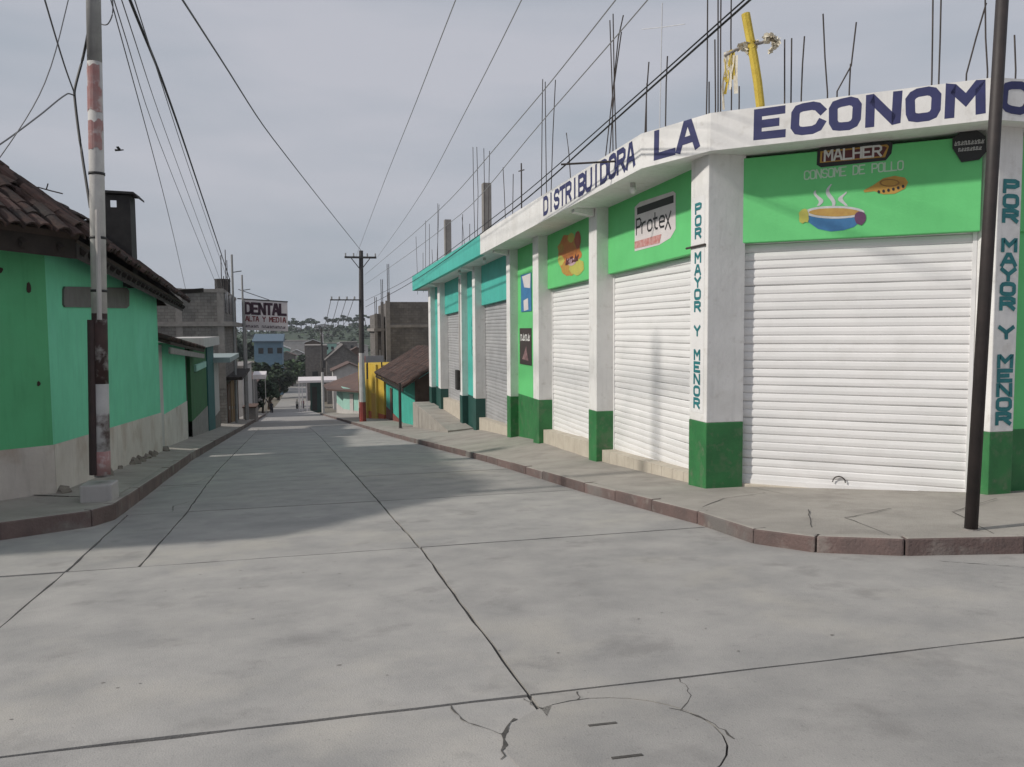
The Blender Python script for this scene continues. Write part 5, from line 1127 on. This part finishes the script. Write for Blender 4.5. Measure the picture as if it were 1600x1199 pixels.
part('board', MB().obox((a.x+.55, 60.3, a.z), (b2.x-a.x-.55, .4, 0), (0, .12, 0), up*(b2.z-a.z)), SILROOF, bs_); part('red_board', MB().obox((a.x, 60.2, a.z), (.53, .1, 0), (0, .12, 0), up*(b2.z-a.z)), mat('pinkish_red', (.5, .13, .10), (.62, .35, .32), .7, 2, 0), bs_)
part('post', MB().box(a.x+.6, a.x+.7, 60.45, 60.55, zy-1, a.z), WPOLE, bs_); part('post', MB().box(b2.x-.2, b2.x-.1, 60.8, 60.9, zy-1, a.z+.05), WPOLE, bs_)
# grey two-storey block building on the right
gb = thing('dark_block_building', (6, 68, zr(68)), 'dark grey unfinished block building with open balcony behind the teal house', 'building')
yg = 68.0; p0 = atY(607, 472, yg); zg1 = p0.z; zg0 = atY(640, 512, yg).z; xg = p0.x
part('wall', MB().box(xg, xg+14, yg, yg+12, zr(68)-1, zg0), BLOCKD, gb); part('floor_slab', MB().box(xg-.1, xg+14.1, yg-.06, yg+12, zg0+.002, zg0+.25), STUB, gb); part('upper_wall', MB().box(xg, xg+14, yg+.002, yg+12, zg0+.252, zg1), BLOCKD, gb)
part('corner_column', MB().box(xg-.25, xg+.12, yg-.08, yg+.3, zr(68)-1, zg1+.1), STUB, gb)
xb = atY(584, 520, yg+1.5).x
part('balcony_slab', MB().box(xb, xg-.26, yg+1, yg+11, zg0-.3, zg0-.05), STUB, gb)
part('balcony_slab', MB().box(xb, xg-.26, yg+1, yg+11, zg0-3.0, zg0-2.75), STUB, gb)
part('front_wall', MB().box(xg-.9, xg-.3, yg+2, yg+11, zr(68)-1, zg0+1.2), BLOCKD, gb)
for k, (x, hh) in enumerate(((xb+.05, 1.2), (xb+.6, 2.2), (xb+1.15, 3.0))):
    part('column', MB().box(x, x+.24, yg+1.0+k*.0, yg+1.25, zg0-2.7, zg0-.31), STUB, gb); part('column', MB().box(x, x+.24, yg+1.01, yg+1.24, zg0-.04, zg0+hh), STUB, gb)
    for j in range(2): part('rebar', MB().tube([(x+.06+j*.12, yg+1.1, zg0+hh), (x+.05+j*.14, yg+1.1, zg0+hh+1.4+.5*k)], .03, 5), REBAR, gb)
for j in range(5): part('baluster', MB().box(xb+.1+j*.32, xb+.2+j*.32, yg+1.1, yg+1.2, zg0-2.74, zg0-1.9), LIGHTW, gb)
# small tiled house farther on
mh_ = thing('mint_tiled_house', (4, 92, zr(92)), 'low mint house with brown tile roof farther down the right side', 'house')
zmh = atY(545, 606, 92).z; x0 = atY(528, 610, 92).x; x1 = atY(551, 610, 92).x
part('wall', MB().prism([(x0+.6, 92), (x1+2.4, 85), (10, 85), (10, 100), (x0, 100)], zr(100)-1, zmh), PALET, mh_)
part('brown_wall', MB().box(x1+2.3, 9.9, 84.6, 84.98, zr(90)-1, zmh+.3), ADOBE, mh_)
part('plinth', MB().prism([(x0+.55, 91.95), (x1+2.36, 84.95), (10, 84.97), (10, 100), (x0-.05, 100)], zr(100)-1, zr(90)+.5), LIGHTW, mh_)
for f in (.2, .45, .7): part('door', MB().obox((x0+.6+(x1+1.8-x0)*f-.06, 92-7*f-.06, zr(92)+.3), ((x1+1.8-x0)*.1, -.7, 0), (.05, .05, 0), up*2.2), LIGHTW, mh_)
rf = MB().poly([(x0-1.2, 93, zmh-.35), (x1+1.5, 83.9, zmh-.1), (8.5, 83.9, zmh+1.9), (6.0, 100, zmh+1.7), (x0-1.5, 101, zmh-.4)]); r_ = part('roof', rf, RUSTROOF, mh_); k = r_.modifiers.new('thick', 'SOLIDIFY'); k.thickness = .2
# market stall, kiosk and people
ki = thing('green_kiosk', (-.7, 138, zr(138)), 'dark green kiosk under a white awning at the right kerb far down', 'kiosk')
a, b2 = atY(485, 627, 138), atY(503, 597, 138)
part('body', MB().box(a.x, b2.x, 138, 141, zr(138)-.5, b2.z), KIOSK, ki); part('door', MB().box(a.x+.3, a.x+1.1, 137.95, 138.0, zr(138), b2.z-.8), SOOT, ki)
sa = thing('market_awning', (-2, 137, zr(137)), 'white awning on thin white posts beside the green kiosk', 'awning')
a, b2 = atY(466, 598, 136), atY(526, 591, 136)
part('canopy', MB().obox((a.x, 135, a.z), (b2.x-a.x, 0, 0), (0, 2.4, .5), up*.35), SIGNW, sa)
for px_ in (467, 472, 479): p = atY(px_, 600, 135.5); part('post', MB().box(p.x-.08, p.x+.08, 135.4, 135.56, zr(136), a.z), SIGNW, sa)
def person(loc, label, top, bot, face):
    loc = Vector(loc); t_ = thing('person', loc, label, 'person')
    J = [(0, 0, .92), (0, 0, 1.15), (0, 0, 1.38), (0, 0, 1.5), (0, 0, 1.62), (0, 0, 1.70), (-.10, 0, .88), (-.12, .06, .48), (-.12, 0, .06), (-.13, -.14, .03), (.10, 0, .88), (.12, -.08, .48), (.12, .08, .08), (.13, -.06, .03), (-.19, 0, 1.36), (-.25, .03, 1.10), (-.24, -.06, .86), (.19, 0, 1.36), (.26, .02, 1.10), (.25, -.08, .86)]
    Ed = [(0, 1), (1, 2), (2, 3), (3, 4), (4, 5), (0, 6), (6, 7), (7, 8), (8, 9), (0, 10), (10, 11), (11, 12), (12, 13), (2, 14), (14, 15), (15, 16), (2, 17), (17, 18), (18, 19)]
    Rr = [.15, .14, .16, .06, .10, .085, .10, .07, .05, .04, .10, .07, .05, .04, .07, .05, .035, .07, .05, .035]
    me = bpy.data.meshes.new('body'); c_, s_ = math.cos(face), math.sin(face)
    me.from_pydata([(p[0]*c_-p[1]*s_, p[0]*s_+p[1]*c_, p[2]) for p in J], Ed, []); me.materials.append(top); o = link('body', me, t_); WL[o] = loc
    k = o.modifiers.new('skin', 'SKIN')
    for i, v in enumerate(me.skin_vertices[0].data): v.radius = (Rr[i], Rr[i]*.8)
    me.skin_vertices[0].data[0].use_root = True
    q = o.modifiers.new('sub', 'SUBSURF'); q.levels = 1; q.render_levels = 1
    tr = MB()
    for s in (-1, 1): tr.tube([loc+Vector((s*.10*c_, s*.10*s_, .95)), loc+Vector((s*.12*c_, s*.12*s_, .5)), loc+Vector((s*.12*c_, s*.12*s_, .07))], .135, 8, .09)
    part('trousers', tr, bot, t_, smooth=True); part('hair', MB().ball(loc+Vector((0, .02, 1.68)), .115, 8, 6), HAIR, t_, smooth=True); part('face', MB().ball(loc+Vector((-.02*s_, -.06, 1.62)), .085, 8, 6), SKIN, t_, smooth=True)
def road_at(px, Y): p = atY(px, 620, Y); return (p.x, Y, zr(Y))
person(road_at(424, 128), 'lone person in dark clothes walking near the far left kerb', CLOTHD, CLOTHD, .3)
person(road_at(464, 150), 'person in pale top and dark trousers, left of two by the awning', CLOTHW, CLOTHD, 2.8)
person(road_at(473, 152), 'person in reddish top and dark trousers, right of two by the awning', CLOTHR, CLOTHD, 2.9)
# houses in the dip at the end of the street
simple('gabled_grey_house', 'grey gabled house with dark roof behind the distant pole', 'house', atY(510, 560, 172).x, atY(563, 560, 172).x, 172, 190, zr(172), atY(530, 562, 172).z, BLOCK, BLOCKD, 3.2, ((2, 2, 1.5, 1.5),))
simple('flat_grey_house', 'flat roofed brownish grey house left of the gabled grey house', 'house', atY(477, 560, 180).x, atY(511, 560, 180).x, 180, 192, zr(180), atY(490, 541, 180).z, BLOCKD, None, 1, ((1.4, 5, 1.2, 1.4), (1.4, 2, 1.2, 1.6)))
simple('white_low_house', 'low white walled house in front of the gabled grey house', 'house', atY(520, 580, 150).x, atY(572, 580, 150).x, 150, 160, zr(150), atY(540, 579, 150).z, LIGHTW, RUSTROOF, 1.4)
simple('pale_far_house', 'pale flat house on the slope beyond the grey houses', 'house', atY(440, 550, 300).x, atY(482, 550, 300).x, 300, 312, -14, atY(460, 533, 300).z, LIGHTW, None, 1, ((2, 6, 2, 1.6), (5.5, 6, 2, 1.6)))
simple('mint_far_house', 'mint green house far back left of the pale house', 'house', atY(430, 550, 280).x, atY(452, 550, 280).x, 280, 290, -14, atY(440, 545, 280).z, PALET, SILROOF, 1.0)
simple('low_end_house', 'low grey house closing the end of the street', 'house', atY(428, 580, 262).x, atY(462, 580, 262).x, 262, 270, -14.5, atY(440, 574, 262).z, STUB, RUSTROOF, 1.3)
simple('tin_roof_house', 'long house with pale tin roof under the wooded hill', 'house', atY(505, 540, 330).x, atY(575, 540, 330).x, 330, 342, -14, atY(530, 541, 330).z, LIGHTW, SILROOF, 1.5, ((3, 6, 2, 1.6),))
cl = [(447, 556, 240, 5, BLOCK, 'small grey block house left of the street end'), (463, 552, 255, 4, LIGHTW, 'small whitish house right behind the street end'), (490, 536, 280, 6, ADOBE, 'brown adobe house above the flat grey house'), (468, 541, 330, 6, SKYBL, 'bluish house halfway up the far slope'),
      (515, 537, 300, 5, PALET, 'pale mint house above the gabled grey house'), (545, 535, 285, 6, BLOCK, 'grey block house left of the crossarm pole'), (436, 540, 350, 6, LIGHTW, 'dull white house just right of the dental sign'), (558, 548, 240, 4, BRWN, 'brown shed beside the crossarm pole')]
for (px_, py_, Y, w_, m_, lab_) in cl:
    c_ = atY(px_, py_, Y); simple('valley_house', lab_, 'house', c_.x-w_/2, c_.x+w_/2, Y, Y+6, zr(Y), c_.z, m_, (RUSTROOF, SILROOF, None)[int(px_) % 3], 1.1, ((w_*.2, c_.z-zr(Y)-2.2, 1.0, 1.1), (w_*.6, c_.z-zr(Y)-2.2, 1.0, 1.1)), 'small houses in the valley')
ct = thing('white_tower_house', (atY(503, 530, 360).x, 360, -12), 'small white tower showing above the roofs under the hill', 'tower')
a, b2 = atY(501, 533, 360), atY(505, 522, 360); part('shaft', MB().box(a.x, b2.x, 360, 361.5, -12, b2.z), SIGNW, ct); part('cap', MB().tube([(a.x+.6, 360.7, b2.z), (a.x+.6, 360.7, b2.z+1.2)], .9, 4, .1), LIGHTW, ct)
# ------------------------------------------------------------------ hill, woods and trees
mb = MB(); nx, ny = 40, 8
def hz(x, t):
    ridge_z = 1.2 + 1.8*math.sin(x*.013+1) + 1.2*math.sin(x*.041) - max(0, (x-60))*.01
    return -15+(ridge_z+15)*math.sin(t*math.pi/2)
for j in range(ny+1):
    for i in range(nx+1):
        x = -700+i*35; t = j/ny; mb.v.append((x, 420+t*260, hz(x, t)))
for j in range(ny):
    for i in range(nx):
        a = j*(nx+1)+i; mb.f.append((a, a+1, a+nx+2, a+nx+1))
struct('hill', mb, HILLM, smooth=True)
def leafcloud(mb, c, r, n, size, sq=(1, 1, .8)):
    for k in range(n):
        v = Vector((random.gauss(0, 1), random.gauss(0, 1), random.gauss(0, 1))).normalized()*random.uniform(.35, 1.0)
        p = Vector((c[0]+v.x*r*sq[0], c[1]+v.y*r*sq[1], c[2]+v.z*r*sq[2])); a = Vector((random.uniform(-1, 1), random.uniform(-1, 1), random.uniform(-.6, .6))).normalized()*size*random.uniform(.6, 1.2)
        b_ = a.cross(Vector((random.uniform(-1, 1), random.uniform(-1, 1), 1))).normalized()*size*random.uniform(.4, .9); mb.poly([p-a, p+b_, p+a, p-b_])
def tree(x, y, z, h, r, label, m=LEAF, clumps=14, n=40, size=None, group=None, sq=(1, 1, .75), tf=.45, name='tree'):
    t_ = thing(name, (x, y, z), label, 'tree', group); size = size or r*.16
    tk = MB().tube([(x, y, z-.3), (x+.1*r, y, z+h*.4), (x, y, z+h*.8)], r*.10, 6, r*.03)
    for k in range(4):
        a = random.uniform(0, 6.28); tk.tube([(x, y, z+h*tf), (x+math.cos(a)*r*.6, y+math.sin(a)*r*.6, z+h*(tf+.3))], r*.05, 5, r*.02)
    part('trunk', tk, BARK, t_); cr_ = MB()
    for k in range(clumps):
        a = random.uniform(0, 6.28); q = r*math.sqrt(random.random())*.75; leafcloud(cr_, (x+math.cos(a)*q, y+math.sin(a)*q, z+h*tf+r*.3+random.uniform(0, h*(1-tf)-r*.3)), r*random.uniform(.25, .42), n, size, sq)
    part('crown', cr_, m, t_, fix=False)
tp_ = lambda px, Y: atY(px, 560, Y).x
tree(tp_(418, 160), 160, zr(160), 8.0, 3.4, 'dark bushy tree under the light blue house at the end of the street', LEAFD, tf=.12, clumps=22)
tree(tp_(433, 190), 190, zr(190), 6.5, 4.2, 'broad dark tree left of the street end', LEAFD, tf=.12, clumps=22)
tree(tp_(408, 140), 140, zr(140), 6.0, 2.2, 'small dark tree against the far left row house', LEAFD, tf=.12, clumps=22)
tree(tp_(455, 235), 235, -14, 6.5, 4.5, 'broad tree standing behind the street end', LEAF, tf=.12, clumps=22)
tree(tp_(476, 250), 250, -14, 7.5, 4.5, 'tree between the street end and the flat grey house', LEAFD, tf=.12, clumps=22)
tree(tp_(372, 220), 220, -13, 13, 6, 'large tree behind the dental sign', LEAFD)
ridge_px = (430, 440, 455, 462, 470, 478, 486, 493, 512, 520, 528, 536, 545, 552, 560, 570, 415, 400)
for k, px_ in enumerate(ridge_px):
    Y = 655+random.uniform(-12, 12); x = atY(px_, 500, Y).x; z = hz(x, (Y-420)/260)-1; h = random.uniform(7.5, 11)
    tree(x, Y, z, h, random.uniform(3.6, 5.2), 'pine on the hill crest, %s' % (['leftmost above the sign edge', 'second along the skyline', 'third along the skyline', 'fourth along the skyline', 'fifth along the skyline', 'sixth along the skyline', 'seventh along the skyline', 'eighth along the skyline', 'first right of the crest gap', 'second right of the crest gap', 'third right of the crest gap', 'fourth right of the crest gap', 'fifth right of the crest gap', 'sixth right of the crest gap', 'behind the crossarm pole', 'right of the crossarm pole', 'behind the right edge of the dental sign', 'behind the middle of the dental sign'][k]), LEAFD, 7, 26, 1.0, 'pines along the hill crest', (1.2, 1.2, .45), .55, 'pine_tree')
for k, px_ in enumerate((452, 505, 556)):
    x = atY(px_, 505, 662).x; z = hz(x, .93); w_ = (9, 7, 6)[k]
    simple('hilltop_house', ['white house on the hill crest, leftmost of three', 'white house on the hill crest, middle of three', 'white house on the hill crest, rightmost of three'][k], 'house', x-w_, x+w_, 662, 670, z-2, z+2.6, SIGNW, SILROOF, 1.2, ((3, 3, 2, 1.5),), 'houses on the hill crest')
wd_ = MB()
for k in range(900):
    x = random.uniform(-330, 130); t = random.uniform(.03, .95); y = 420+t*260; leafcloud(wd_, (x, y, hz(x, t)+random.uniform(.5, 3)), random.uniform(2.0, 4.2), 12, 1.5)
o = struct('hillside_wood', wd_, LEAFD, kind='stuff'); o['label'] = 'dark wood covering the far hillside'; o['category'] = 'wood'
# bird in the sky
b0 = atD(186, 235, 30); bd_ = MB(); bd_.tube([b0+Vector((-.14, 0, 0)), b0, b0+Vector((.16, 0, .02))], .045, 6, .02)
bird = thing('bird', b0, 'small dark bird flying right of the pale pole', 'bird'); part('body', bd_, SOOT, bird, smooth=True)
for s in (-1, 1): part('wing', MB().poly([b0+Vector((-.04, 0, .02)), b0+Vector((.06, 0, .02)), b0+Vector((.02, s*.12, .12)), b0+Vector((-.06, s*.22, .08))]), SOOT, bird, fix=False)
# ------------------------------------------------------------------ haze
mb = MB().box(-560, 560, -45, 740, -22, 40); hzo = link('haze', mesh('haze', mb, MATS['wire_black'])); hzo['kind'] = 'stuff'
hm = bpy.data.materials.new('haze'); hm.use_nodes = True; hm.node_tree.nodes.clear(); ho_ = hm.node_tree.nodes.new('ShaderNodeOutputMaterial'); hv = hm.node_tree.nodes.new('ShaderNodeVolumePrincipled')
hv.inputs['Density'].default_value = 0.00024; hv.inputs['Color'].default_value = (.84, .90, .97, 1); hm.node_tree.links.new(hv.outputs[0], ho_.inputs['Volume']); hzo.data.materials.clear(); hzo.data.materials.append(hm)
